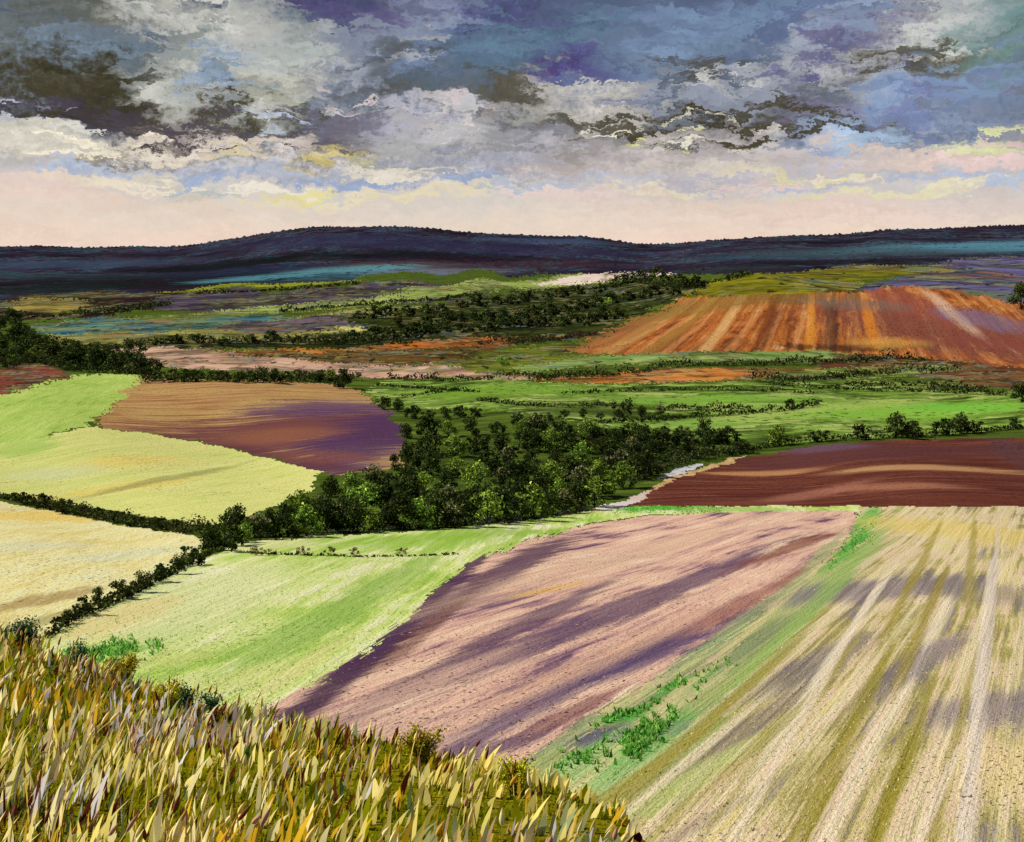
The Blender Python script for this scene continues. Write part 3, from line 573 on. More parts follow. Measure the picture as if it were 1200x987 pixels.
# hedges as strips of leaf sprays
HEDGE_PAL = [(22, 26, 14), (34, 40, 19), (48, 56, 26), (66, 76, 34), (44, 32, 24)]
hseed = [100]
def hedge(pts, hpx, label, dens=1.0, width=None, palette=HEDGE_PAL, weights=(3, 4, 3, 1.2, .8), gaps=.25, name='hedge', cat='hedge', group=None):
    hseed[0] += 1; r = np.random.default_rng(hseed[0])
    xs = np.array([p[0] for p in pts], float); ys = np.array([p[1] for p in pts], float)
    t = np.linspace(0, len(pts) - 1, 60); i = np.arange(len(pts))
    W = P(np.interp(t, i, xs), np.interp(t, i, ys))
    seg = np.linalg.norm(np.diff(W, axis=0), axis=1); S = np.concatenate([[0], np.cumsum(seg)]); Ltot = S[-1]
    dmean = float(W[:, 1].mean()); hpx = hpx * (1.0 + .5 * float(sstep(560, 760, dmean))); H = hpx * dmean / F
    wd = width or min(H * 1.3, 12)
    size = max(.28, dmean * .0011)
    n = int(min(9000, max(250, Ltot * H * 1.9 / (size * size) * dens * .6)))
    s = r.random(n) * Ltot
    prof = .75 + .9 * value_noise(s / (H * 1.6), s * 0 + hseed[0], 5) + .6 * value_noise(s / (H * .5), s * 0 + 3, 6)
    keep = prof > gaps * .9 - .1
    s = s[keep]; prof = np.clip(prof[keep], .25, 1.5); n = len(s)
    base = np.stack([np.interp(s, S, W[:, k]) for k in range(3)], -1)
    d = r.normal(size=(n, 3)); d /= np.linalg.norm(d, axis=1, keepdims=True)
    rad = r.random(n) ** .4
    cen = base.copy()
    cen[:, 0] += d[:, 0] * rad * wd * .5; cen[:, 1] += d[:, 1] * rad * wd * .5
    cen[:, 2] += H * prof * (.48 + .48 * d[:, 2] * rad)
    v, f = clump_quads(cen, size * r.uniform(.5, 1.25, n), d, r)
    o = base[0].copy(); v = v - o
    me = mesh_from(name, v, f, smooth=False); set_tint(me, leaf_tints(n, palette, weights, r)); me.materials.append(leaf_mat)
    ob = bpy.data.objects.new(name, me); COL.objects.link(ob); ob.location = o.tolist()
    ob['label'] = label; ob['category'] = cat
    if group: ob['group'] = group
    return ob

for (pts, h, w) in [([(470, 560), (560, 558), (650, 550), (720, 544)], 16, 'dark thicket between the middle trees of the wood'), ([(476, 536), (560, 532), (640, 528), (700, 530)], 14, 'dark thicket under the upper trees of the wood'),
                    ([(400, 590), (500, 588), (600, 580), (690, 574)], 16, 'dark thicket behind the front trees of the wood'), ([(690, 556), (740, 550), (780, 540), (830, 530)], 13, 'dark thicket at the right end of the wood')]:
    hedge(pts, h, w, name='thicket', cat='thicket', gaps=.1)
row([(690, 532), (740, 528), (790, 524), (850, 519)], 9, 22, ['round', 'broad', 'bush'], 'right of the wood below the pasture hedge', 'from the left', 'trees running right from the wood')
# near and middle hedges
hedge([(-40, 578), (0, 583), (40, 592), (75, 601), (130, 612), (190, 620), (240, 628)], 17, 'dark hedge running between the yellow green field and the cream field')
hedge([(248, 648), (215, 664), (180, 684), (150, 699), (92, 724), (52, 748)], 12, 'dark hedge climbing between the cream field and the green slope', gaps=.4)
row([(30, 592), (75, 604), (130, 613), (165, 619), (205, 623)], 9, 17, ['bush'], 'in the hedge above the cream field', 'from the left', 'bushes in the hedge above the cream field', 'hedgerow_bush', 'bush', sx=1.2)
row([(228, 662), (205, 672), (185, 684), (150, 699), (128, 704), (92, 724), (78, 731)], 8, 24, ['bush', 'round'], 'in the hedge beside the cream field', 'down from the wood corner', 'bushes in the hedge beside the cream field', 'hedgerow_bush', 'bush', jx=3)
for (x, y, h, k, w) in [(262, 640, 42, 'broad', 'spreading dark tree at the corner where the two field hedges meet'), (246, 646, 34, 'round', 'rounded dark tree left of the spreading tree at the hedge corner'), (271, 647, 26, 'bush', 'dark bush at the foot of the hedge corner trees'), (285, 636, 26, 'green', 'green tree between the hedge corner and the wood'), (305, 632, 34, 'pale', 'tree with painted cream highlight at the left tip of the wood')]:
    tree(k, x, y, h, w)
hedge([(285, 648), (320, 650), (360, 651), (420, 653), (480, 652), (540, 650)], 3, 'thin low hedge crossing the top of the green slope', gaps=.2, width=.8)
for (x, w) in [(300, 'small brown shrub nearest the wood corner on the thin low hedge'), (315, 'dark twiggy shrub on the thin low hedge near its left end'), (355, 'round brown shrub in the middle of the thin low hedge'), (388, 'faint brown shrub on the thin low hedge between two rounder ones'), (415, 'broad brown shrub on the right half of the thin low hedge'), (470, 'faint green shrub at the right end of the thin low hedge')]:
    tree('brown', x, 651, random.uniform(9, 13), w, 'shrub', 'shrub')
hedge([(280, 632), (400, 626), (500, 620), (600, 612), (690, 600)], 9, 'dark undergrowth hedge with painted shade along the foot of the wood', palette=[(24, 24, 30), (36, 40, 22), (44, 30, 26), (30, 34, 50), (30, 70, 50)], weights=(3, 3, 1.5, 1, .3))  # blue-black tints paint the shade under the front trees
hedge([(740, 566), (775, 552), (800, 542), (850, 533), (880, 530)], 12, 'dark hedge beside the chalk track above the red field')
hedge([(850, 534), (900, 524), (960, 517), (1040, 514), (1090, 511), (1160, 506), (1240, 499)], 11, 'dark hedge along the top of the red ploughed field', gaps=.3)
for (x, y, h, k, w) in [(868, 531, 18, 'bush', 'dark bush at the left end of the red field hedge'), (910, 522, 26, 'green', 'upright green tree standing alone above the red field hedge'), (960, 518, 16, 'bush', 'low dark bush in the red field hedge right of the upright green tree'), (1010, 515, 20, 'bush', 'slanting dark bush in the red field hedge'), (1050, 513, 32, 'broad', 'largest spreading tree in the red field hedge'), (1070, 512, 22, 'round', 'dark tree touching the largest spreading tree of the red field hedge'), (1105, 510, 22, 'bush', 'wide dark bush right of the largest hedge tree'), (1125, 508, 27, 'round', 'rounded dark tree in the red field hedge near its right end'), (1140, 507, 16, 'bush', 'small bush beside the rounded tree near the right end of the red field hedge'), (1190, 502, 14, 'bush', 'last small bush of the red field hedge at the photo edge'), (830, 528, 20, 'round', 'dark tree at the upper end of the chalk track'), (845, 520, 14, 'bush', 'low bush above the chalk track end')]:
    tree(k, x, y, h, w, 'hedgerow_bush' if k == 'bush' else 'broadleaf_tree', 'bush' if k == 'bush' else 'tree')
# hedges through the green pasture
hedge([(700, 496), (760, 494), (820, 488), (860, 486), (930, 480), (960, 474)], 10, 'dark hedge crossing the left part of the green pasture')
hedge([(640, 508), (720, 512), (800, 514), (850, 510)], 10, 'dark hedge between the wood top and the green pasture')
hedge([(780, 482), (850, 478), (880, 480)], 9, 'short dark hedge in the green pasture')
hedge([(660, 462), (760, 458), (850, 457), (960, 462)], 5, 'thin dark hedge along the upper green pasture', gaps=.45)
hedge([(900, 452), (1000, 458), (1100, 460), (1180, 464)], 8, 'dark hedge at the top of the right green pasture')
row([(700, 520), (760, 518), (820, 512)], 7, 20, ['round', 'bush', 'broad'], 'below the green pasture right of the wood', 'from the left', 'trees right of the wood')
row([(640, 494), (690, 490), (740, 490), (770, 486)], 7, 15, ['pale', 'bush', 'round'], 'in the hedge right of the cream rimmed tree', 'from the left', 'trees in the pasture hedge')
tree('bush', 926, 478, 12, 'dark bush standing on the hedge end in the green pasture', 'hedgerow_bush', 'bush')
tree('round', 1196, 472, 26, 'dark tree at the right edge beyond the green pasture')
tree('round', 1197, 362, 34, 'dark green tree beside the violet heath at the right edge')
hedge([(720, 534), (760, 530), (800, 524), (850, 518)], 12, 'dark hedge right of the wood above the chalk lane', gaps=.5)
hedge([(560, 470), (620, 476), (680, 478), (740, 474)], 8, 'dark hedge above the cream rimmed tree', gaps=.5)
hedge([(470, 466), (500, 462), (540, 458)], 6, 'short dark hedge at the left end of the green pasture', gaps=.4)
# strips
hedge([(620, 447), (690, 443), (740, 438), (800, 429), (900, 428), (960, 426), (1010, 424)], 8, 'long dark hedge below the orange ploughed hill')
hedge([(880, 446), (960, 446), (1010, 441), (1080, 438), (1125, 436)], 10, 'dark hedge between the orange strip and the lime strip')
hedge([(990, 452), (1080, 452), (1160, 460)], 7, 'dark hedge below the lime strip')
hedge([(1000, 426), (1040, 420), (1090, 423)], 7, 'short dark hedge at the foot of the orange ploughed hill')
hedge([(600, 440), (640, 443), (690, 440)], 6, 'dark hedge at the tip of the olive green field')
hedge([(455, 444), (520, 447), (600, 444)], 7, 'dark hedge below the pink stubble field')
hedge([(440, 452), (500, 456), (560, 460)], 4, 'thin dark hedge above the wood', gaps=.45)
row([(172, 447), (200, 445), (240, 446), (290, 447), (340, 447), (385, 446)], 15, 15, ['bush', 'round'], 'behind the ochre and plum field', 'from its left end', 'bushes behind the ochre and plum field', 'hedgerow_bush', 'bush', sx=1.2)
hedge([(165, 449), (240, 447), (330, 448), (420, 446)], 12, 'dark hedge along the back of the ochre and plum field')
row([(2, 425), (30, 420), (70, 426), (110, 432), (150, 436), (180, 437)], 14, 24, ['round', 'broad', 'round', 'bush'], 'in the belt behind the bright green field', 'from the left edge', 'tree belt behind the bright green field', sx=1.2)
row([(0, 408), (20, 402), (60, 412), (110, 418), (150, 422)], 9, 22, ['broad', 'round'], 'at the rear of the left tree belt', 'from the left', 'rear trees of the left belt', sx=1.3)
row([(2, 388), (10, 380), (22, 398), (36, 402)], 5, 20, ['round', 'broad'], 'in the clump below the ochre strip', 'from the left', 'clump at the left edge', sx=1.3)
hedge([(0, 432), (40, 424), (90, 436), (150, 438), (175, 440)], 12, 'dark hedge under the tree belt at the left edge')
hedge([(170, 404), (230, 402), (310, 403), (400, 404), (480, 403)], 9, 'dark green hedge across the middle distance above the pink stubble')
row([(180, 404), (260, 403), (340, 400), (420, 402), (490, 398)], 12, 13, ['far'], 'in the hedge above the pink stubble', 'from the left', 'trees in the hedge above the pink stubble', sx=1.3)
hedge([(0, 372), (60, 372), (130, 366), (200, 357)], 6, 'dark hedge below the ochre strip field')
hedge([(230, 345), (330, 341), (420, 333)], 4, 'thin dark hedge below the yellow green strip')
hedge([(330, 366), (430, 358), (520, 352), (560, 346)], 4, 'thin dark hedge in the pale green pasture', gaps=.45)
# the wooded slope in the middle
row([(420, 372), (480, 370), (540, 362), (600, 356), (650, 350), (700, 344)], 15, 14, ['far'], 'along the top of the wooded slope', 'from the left', 'trees along the top of the wooded slope', sx=1.3)
row([(410, 398), (450, 396), (500, 392), (560, 388), (620, 384), (690, 382), (720, 376)], 20, 15, ['far'], 'along the foot of the wooded slope', 'from the left', 'trees along the foot of the wooded slope', sx=1.3)
row([(500, 382), (560, 376), (620, 370), (680, 364), (740, 352), (790, 346)], 17, 15, ['far'], 'across the middle of the wooded slope', 'from the left', 'trees across the wooded slope', sx=1.3)
row([(726, 336), (745, 331), (762, 329), (780, 332), (820, 338)], 8, 14, ['far'], 'at the end of the pale pink field', 'from the left', 'trees by the pale pink field', sx=1.2)
row([(470, 384), (496, 383), (676, 372), (706, 372)], 5, 16, ['round'], 'standing out on the wooded slope', 'from the left', 'round trees standing out on the wooded slope')
tree('lime', 588, 428, 12, 'lime green bush below the orange stubble strip', 'hedgerow_bush', 'bush')
tree('lime', 714, 359, 11, 'mustard yellow bush at the edge of the orange ploughed hill', 'hedgerow_bush', 'bush')
hedge([(560, 404), (640, 400), (700, 392)], 6, 'brown hedge at the foot of the wooded slope', palette=[(52, 36, 28), (84, 58, 44), (38, 34, 22)], weights=(2, 2, 2))
hedge([(740, 331), (800, 338), (850, 330), (880, 322)], 5, 'dark hedge climbing the hill beside the olive pasture')

# ------------------------------------------------------------------ tall grass on the bank
def cset(x, y):
    return np.interp(x, BX, BC)
def scatter(n, r, x0=-11, x1=2.2, y0=3.2, y1=20, over=1.6):
    xs = []; tot = 0
    while tot < n:
        x = r.uniform(x0, x1, n * 2); y = r.uniform(y0, y1, n * 2)
        px = 600 + F * x / y
        k = (y < cset(x, y) + over) & (px > -330) & (px < 752)
        k &= r.random(n * 2) < np.clip(1.3 - .03 * y, .3, 1)
        xs.append(np.stack([x[k], y[k]], -1)); tot += k.sum()
    return np.concatenate(xs)[:n]
def blades(n, r, hmin, hmax, wmin, wmax, palette, weights, lean=.35, droop=.35, seg=4, over=1.6, patchy=None, stalk=False):
    xy = scatter(n, r, over=over)
    if patchy is not None:
        m_ = value_noise(xy[:, 0] * 1.1 + 70, xy[:, 1] * 1.1 + 20, patchy) + .5
        xy = xy[r.random(n) < np.clip((m_ - .3) * 2.6, .08, 1)]; n = len(xy)
    z = bank_z(xy[:, 0], xy[:, 1]) - .02
    fall = np.interp(cset(*xy.T) - xy[:, 1], [-.5, .3, 4], [.5, .56, .82]) * np.interp(xy[:, 0], [-6, -3, -.5, .3, .9], [1.0, 1.0, .9, .7, .4])
    h = r.uniform(hmin, hmax, n) * fall; w = r.uniform(wmin, wmax, n)
    az = r.uniform(0, 2 * math.pi, n); ln = r.uniform(0, lean, n)
    lx = np.cos(az) * ln + .22 * r.random(n) + .08; ly = np.sin(az) * ln
    fa = r.uniform(0, 2 * math.pi, n)
    # blades turn their flat mostly towards the open slope
    wx = np.cos(fa) * .5 + .8; wy = np.sin(fa) * .7; q = np.hypot(wx, wy); wx /= q; wy /= q
    dr = r.uniform(0, droop, n)
    vs = []
    for k in range(seg + 1):
        t = k / seg
        off = t * .6 + t * t * .4 + dr * t ** 3
        cx_ = xy[:, 0] + lx * h * off; cy_ = xy[:, 1] + ly * h * off; cz_ = z + h * (t - .35 * dr * t ** 3)
        hw = w * .5 * (.8 if stalk else (min(1, .55 + t * 1.4) * (1 - t ** 2.2) + .04))
        vs.append(np.stack([cx_ - wx * hw, cy_ - wy * hw, cz_], -1)); vs.append(np.stack([cx_ + wx * hw, cy_ + wy * hw, cz_], -1))
    V_ = np.stack(vs, 1).reshape(-1, 3); m2 = 2 * (seg + 1)
    b0 = np.arange(n)[:, None] * m2
    F_ = np.stack([np.concatenate([b0 + 2 * k, b0 + 2 * k + 1, b0 + 2 * k + 3, b0 + 2 * k + 2], 1) for k in range(seg)], 1).reshape(-1, 4)
    pal = np.array([alb(c, 1.12)[:3] for c in palette]); ww = np.array(weights, float)
    # colour drifts in patches along the bank
    pn = np.stack([value_noise(xy[:, 0] * .8 + 13 * j, xy[:, 1] * .8 + 5 * j, 60 + j) + .5 for j in range(len(pal))], 1) ** 4.0 * ww
    pn /= pn.sum(1, keepdims=True)
    ch = (pn.cumsum(1) < r.random((n, 1))).sum(1).clip(0, len(pal) - 1)
    c = pal[ch] * r.uniform(.7, 1.25, (n, 1))
    C_ = np.repeat(c, m2, 0)
    tip = np.stack([xy[:, 0] + lx * h * (1 + dr), xy[:, 1] + ly * h * (1 + dr), z + h * (1 - .35 * dr)], -1)
    return V_, F_, C_, (tip, lx, ly, c)
r = np.random.default_rng(5)
parts = [
    blades(36000, r, .05, .17, .010, .024, [(122, 126, 10), (146, 142, 16), (96, 108, 20), (184, 150, 36), (90, 50, 28), (60, 84, 34)], (6, 4, 2.6, 1.0, .9, 1.2), seg=3),
    blades(4600, r, .16, .44, .012, .026, [(218, 178, 54), (242, 224, 142), (136, 138, 14), (198, 162, 130), (96, 40, 28), (180, 172, 168), (112, 132, 80)], (2, 4, 3.4, 2, 1.6, 1.6, 1.6), seg=4, patchy=31),
    blades(3800, r, .20, .50, .028, .055, [(240, 222, 124), (250, 236, 172), (216, 172, 40), (158, 166, 118), (92, 36, 26), (214, 208, 206), (132, 134, 12)], (4, 4, 2, 1.6, .9, 1.4, 3.2), seg=5, droop=.3, patchy=32),
    blades(1500, r, .16, .36, .04, .07, [(250, 232, 146), (134, 136, 10), (226, 180, 40), (88, 32, 26), (60, 92, 50)], (4, 4, 1.2, 1.2, 1.2), seg=5, droop=.5, patchy=33),
]
# seed heads on stalks
sv, sf, sc, (tip, lx, ly, cc) = blades(1300, r, .30, .56, .006, .010, [(222, 196, 104), (206, 172, 70), (170, 130, 90), (130, 120, 50)], (3, 2, 1, 1), seg=4, over=.3, patchy=34, stalk=True)
parts.append((sv, sf, sc, None))
n = len(tip); ring = 5; prof = [(-.5, .15), (-.25, .8), (.1, 1.0), (.5, .7), (.95, .08)]
hl = r.uniform(.035, .075, n); hw = r.uniform(.007, .014, n)
ax = np.stack([lx * 1.4, ly * 1.4, np.ones(n) * .8], -1); ax /= np.linalg.norm(ax, axis=1, keepdims=True)
u = np.cross(ax, np.array([0, 1., .2])); u /= np.linalg.norm(u, axis=1, keepdims=True); w_ = np.cross(ax, u)
vs = []
for (t, rr) in prof:
    for k in range(ring):
        a = 2 * math.pi * k / ring
        vs.append(tip + ax * (hl * t)[:, None] + (u * math.cos(a) + w_ * math.sin(a)) * (hw * rr)[:, None])
EV = np.stack(vs, 1).reshape(-1, 3); m2 = ring * len(prof); b0 = np.arange(n)[:, None] * m2
EF = np.stack([np.concatenate([b0 + i * ring + k, b0 + i * ring + (k + 1) % ring, b0 + (i + 1) * ring + (k + 1) % ring, b0 + (i + 1) * ring + k], 1) for i in range(len(prof) - 1) for k in range(ring)], 1).reshape(-1, 4)
pal = np.array([alb(c, 1.12)[:3] for c in [(236, 214, 132), (240, 226, 170), (206, 160, 60), (190, 150, 130), (120, 70, 44)]])
ec = pal[r.choice(5, n, p=[.35, .25, .2, .12, .08])] * r.uniform(.8, 1.15, (n, 1))
parts.append((EV, EF, np.repeat(ec, m2, 0), None))
off = 0; VV, FF, CC = [], [], []
for (v, f, c, _) in parts:
    VV.append(v); FF.append(f + off); CC.append(c); off += len(v)
gm_ = mesh_from('tall_grass', np.concatenate(VV), np.concatenate(FF), smooth=True); set_tint(gm_, np.concatenate(CC)); 
link('tall_grass', gm_, grass_mat, kind='stuff')

# what lies and grows on the near fields: straw tufts, clods, weeds
def on_field(fname, n, r, y0, y1, x0=-60, x1=1260, extra=None):
    fi = [f[0] for f in FIELDS].index(fname)
    out_ = []; tot = 0
    while tot < n:
        py = y0 + (y1 - y0) * r.random(n * 2); px = r.uniform(x0, x1, n * 2)
        k = pip(FIELDS[fi][1], px, py)
        for g in FIELDS[fi + 1:]: k &= ~pip(g[1], px, py)
        if extra is not None: k &= extra(px, py)
        out_.append(P(px[k], py[k])); tot += k.sum()
    return np.concatenate(out_)[:n]
def tufts(name, pts, r, hmin, hmax, palette, weights, blades_per=3, wide=.5):
    n = len(pts) * blades_per
    b = np.repeat(pts, blades_per, 0) + r.normal(size=(n, 3)) * np.array([.06, .06, 0])
    h = r.uniform(hmin, hmax, n); a = r.uniform(0, 6.28, n); w = h * wide * r.uniform(.3, .7, n)
    ln = r.normal(size=(n, 2)) * .45
    u = np.stack([np.cos(a), np.sin(a), a * 0], -1) * w[:, None]
    top = b + np.stack([ln[:, 0] * h, ln[:, 1] * h, h], -1); b[:, 2] -= .02
    v = np.stack([b - u, b + u, top + u * .35, top - u * .35], 1).reshape(-1, 3)
    me = mesh_from(name, v, np.arange(n * 4).reshape(n, 4), smooth=False)
    pal = np.array([alb(c, 1.15)[:3] for c in palette]); w_ = np.array(weights, float); w_ /= w_.sum()
    c = pal[r.choice(len(pal), n, p=w_)] * r.uniform(.75, 1.2, (n, 1))
    set_tint(me, np.repeat(c, 4, 0)); link(name, me, grass_mat, kind='stuff')
r2 = np.random.default_rng(9)
p = on_field('straw_stubble_field', 3500, r2, 600, 1000)
tufts('straw_stubble_stalks', p, r2, .04, .11, [(236, 218, 150), (244, 228, 178), (200, 180, 90), (226, 200, 170)], (4, 4, 1.5, 1.5))
p = on_field('green_slope_field', 2500, r2, 640, 880, 40, 560)
tufts('young_crop_blades', p, r2, .06, .15, [(170, 204, 96), (206, 214, 140), (228, 226, 176), (120, 164, 66)], (3, 2, 2, 2))
weedp = lambda cx_, cy_, rx_, ry_, an: (lambda px, py: (((px - cx_) * math.cos(an) - (py - cy_) * math.sin(an)) / rx_) ** 2 + (((px - cx_) * math.sin(an) + (py - cy_) * math.cos(an)) / ry_) ** 2 < (2.2 * rng.random(px.shape) ** 1.6 * (.15 + 1.2 * (value_noise(px * .09, py * .13, 77) + .5))) ** 2)
G_ = [(90, 168, 56), (70, 132, 46), (128, 192, 78), (168, 200, 108), (56, 96, 36)]
ps = [on_field('straw_stubble_field', k, r2, cy_ - 60, cy_ + 60, cx_ - 90, cx_ + 90, weedp(cx_, cy_, rx_, ry_, math.radians(an)))
      for (cx_, cy_, rx_, ry_, an, k) in [(758, 862, 34, 8, 38, 420), (728, 838, 26, 4, 20, 90), (690, 882, 60, 8, 24, 110), (1010, 622, 24, 8, 50, 160), (985, 642, 24, 6, 48, 60), (800, 800, 40, 6, 25, 60)]]
ps.append(on_field('green_slope_field', 500, r2, 588, 602, 716, 850))
ps.append(on_field('green_slope_field', 500, r2, 745, 790, 60, 190, weedp(118, 765, 44, 8, math.radians(8))))
tufts('green_weeds', np.concatenate(ps), r2, .10, .28, G_, (3, 2, 3, 2, 1), wide=.6)
p = on_field('plum_ploughed_field', 2200, r2, 605, 930)
n = len(p); o8 = np.array([(1, 0, 0), (0, 1, 0), (-1, 0, 0), (0, -1, 0), (0, 0, .7), (0, 0, -.5)])
v = (o8[None] * r2.uniform(.5, 1.3, (n, 6, 1)) * r2.uniform(.03, .12, (n, 1, 1)) * np.array([1.4, 1, .8])) + p[:, None, :]
fc = np.array([(0, 1, 4), (1, 2, 4), (2, 3, 4), (3, 0, 4), (1, 0, 5), (2, 1, 5), (3, 2, 5), (0, 3, 5)])
me = mesh_from('soil_clods', v.reshape(-1, 3), (np.arange(n)[:, None, None] * 6 + fc[None]).reshape(-1, 3), smooth=False)
pal = np.array([alb(c)[:3] for c in [(214, 172, 146), (150, 110, 100), (112, 80, 92), (184, 140, 120)]])
set_tint(me, np.repeat(pal[r2.integers(0, 4, n)] * r2.uniform(.7, 1.2, (n, 1)), 6, 0)); link('soil_clods', me, attr_mat('clod_soil', 0.0, 0), kind='stuff')

# low bushes at the lip of the bank
def bank_bush(px, dist, h, palette, weights, label, seed, name='bush', cat='bush', wide=1.3, n=2200):
    rr = np.random.default_rng(seed)
    x = (px - 600) / F * dist; y = dist; z = float(bank_z(np.array(x), np.array(y)))
    e = bpy.data.objects.new(name, None); COL.objects.link(e); e.location = (x, y, z); e['label'] = label; e['category'] = cat
    VS, FS, o_ = [], [], 0
    tips = []
    for k in range(9):
        a = rr.uniform(0, 6.28); sp = rr.uniform(.1, .45) * wide
        t = np.array([math.cos(a) * sp * h, math.sin(a) * sp * h, h * rr.uniform(.55, .95)])
        v, f = tube([(0, 0, -.05), t * np.array([.4, .4, .6]), t], [.012, .008, .003], 5); VS.append(v); FS.append(f + o_); o_ += len(v); tips.append(t)
    link('stem', mesh_from('stem', np.concatenate(VS), np.concatenate(FS)), bark_mat, e)
    tips = np.array(tips); ch = rr.integers(0, 9, n); d = rr.normal(size=(n, 3)); d /= np.linalg.norm(d, axis=1, keepdims=True)
    tt = rr.uniform(.25, 1.0, (n, 1))
    cen = tips[ch] * tt + d * (rr.random((n, 1)) ** .5) * h * .24
    cen[:, 2] = np.maximum(cen[:, 2], .02)
    v, f = clump_quads(cen, h * .042 * rr.uniform(.5, 1.3, n), d, rr)
    me = mesh_from('foliage', v, f, smooth=False); set_tint(me, leaf_tints(n, palette, weights, rr)); link('foliage', me, leaf_mat, e)
OL = [(112, 108, 14), (140, 132, 20), (164, 152, 36), (84, 88, 20)]; GR = [(30, 52, 34), (46, 74, 46), (66, 92, 56)]
bank_bush(128, 13.0, .32, OL, (2, 4, 2, 1), 'olive bush at the upper left lip of the grassy bank', 301)
bank_bush(18, 13.8, .32, GR, (2, 2, 1), 'dark green bush at the far left end of the bank', 302)
bank_bush(188, 11.6, .26, OL, (2, 4, 2, 1), 'small olive bush just right of the upper left olive bush', 303)
bank_bush(490, 8.9, .25, OL, (2, 4, 2, 1), 'olive bush on the lip of the bank below the plum field', 304)
bank_bush(600, 7.9, .22, OL, (2, 4, 2, 1), 'olive bush on the bank beside the green edge of the straw field', 306)
bank_bush(80, 13.0, .3, GR, (2, 2, 1), 'dark green plant among dry stems near the left end of the bank', 308, 'weed', 'plant', .9, 1000)
bank_bush(207, 11.2, .26, GR, (2, 2, 1), 'dark green sprig rising over the bank against the green slope', 309, 'weed', 'plant', .7, 700)
bank_bush(240, 10.8, .26, GR, (2, 2, 1), 'low dark green plant beside the sprig on the bank lip', 310, 'weed', 'plant', .9, 700)

# ------------------------------------------------------------------ light
SUN_EL, SUN_AZ = math.radians(40), math.radians(-68)
sd = Vector((math.sin(SUN_AZ) * math.cos(SUN_EL), math.cos(SUN_AZ) * math.cos(SUN_EL), math.sin(SUN_EL)))
sl = bpy.data.lights.new('sun', 'SUN'); sl.energy = 4.6; sl.angle = math.radians(.53); sl.color = (1.0, .955, .87)
so = bpy.data.objects.new('sun', sl); COL.objects.link(so); so.rotation_euler = (-sd).to_track_quat('-Z', 'Y').to_euler()

# ------------------------------------------------------------------ sky: Nishita behind an even veil of cloud, and the cloud bank over the hills as a dome far beyond them
def sc_(rgb, f=1.0):
    return tuple(c * f * 10.0 / GAIN for c in lin(rgb)) + (1.0,)
def dir_of(px, py):
    x, y, z = ray(px, py); L = math.sqrt(x * x + y * y + z * z)
    return math.atan2(x, y), math.asin(z / L)
def E(py): return dir_of(600, py)[1]
GR_ = [(300, (238, 212, 196)), (278, (236, 212, 194)), (255, (228, 212, 196)), (230, (210, 204, 198)), (205, (196, 192, 192)), (180, (176, 172, 172)), (150, (110, 106, 106)), (115, (102, 104, 108)), (75, (96, 104, 116)), (35, (86, 98, 118)), (0, (74, 84, 108)), (-200, (84, 94, 120)), (-700, (104, 114, 136))]
emin, emax = E(330), E(-900)

W = bpy.data.worlds.new('World'); scn.world = W; W.use_nodes = True
nt = NT(W.node_tree); nt.n.clear()
out = nt.new('ShaderNodeOutputWorld'); bg = nt.new('ShaderNodeBackground'); bg.inputs['Strength'].default_value = .1
sky = nt.new('ShaderNodeTexSky', sky_type='NISHITA'); sky.sun_disc = False; sky.sun_elevation = SUN_EL; sky.sun_rotation = SUN_AZ
gen = nt.new('ShaderNodeTexCoord').outputs['Generated']
sx = nt.new('ShaderNodeSeparateXYZ'); nt.l.new(gen, sx.inputs[0])
el = nt.math('ARCSINE', sx.outputs[2])
c = nt.ramp(nt.smooth(el, emin, emax, lin=True), [((E(p) - emin) / (emax - emin), sc_(c)) for p, c in GR_])
big = nt.noise(nt.mapping(gen, scale=(3.2, 3.2, 7)), 1, 4, .6, .4)
c = nt.mix(nt.math('MULTIPLY_ADD', nt.smooth(big, .46, .62), .3, .05), c, sky.outputs[0])
nt.put(bg.inputs[0], c); nt.l.new(bg.outputs[0], out.inputs['Surface'])
W.cycles.sampling_method = 'MANUAL'; W.cycles.sample_map_resolution = 512

m, nt, out = new_mat('cloud_bank')
gen = nt.vmath('NORMALIZE', nt.vmath('SUBTRACT', nt.new('ShaderNodeNewGeometry').outputs['Position'], (0, 0, EYE)))
sx = nt.new('ShaderNodeSeparateXYZ'); nt.l.new(gen, sx.inputs[0])
az = nt.math('ARCTAN2', sx.outputs[0], sx.outputs[1]); el = nt.math('ARCSINE', sx.outputs[2])
cb = nt.new('ShaderNodeCombineXYZ'); nt.l.new(az, cb.inputs[0]); nt.l.new(el, cb.inputs[1])
ae = cb.outputs[0]
# ragged, wind-drawn cloud texture in directions of the sky
nw1 = nt.noise(nt.mapping(gen, scale=(9, 9, 22)), 1, 4, .6, color=True)
nw2 = nt.noise(nt.mapping(gen, scale=(40, 40, 75)), 1, 4, .65, color=True)
nw3 = nt.noise(nt.mapping(gen, rot=(.3, .5, .4), scale=(150, 150, 260)), 1, 3, .7, color=True)
def cen(v, s):
    nd = nt.vmath('SCALE', nt.vmath('SUBTRACT', v, (.5, .5, .5))); nd.node.inputs['Scale'].default_value = s; return nd
wv = nt.vmath('ADD', nt.vmath('ADD', cen(nw1, .045), cen(nw2, .030)), cen(nw3, .012))
q = nt.vmath('ADD', ae, nt.vmath('MULTIPLY', wv, (1.5, .8, 0)))
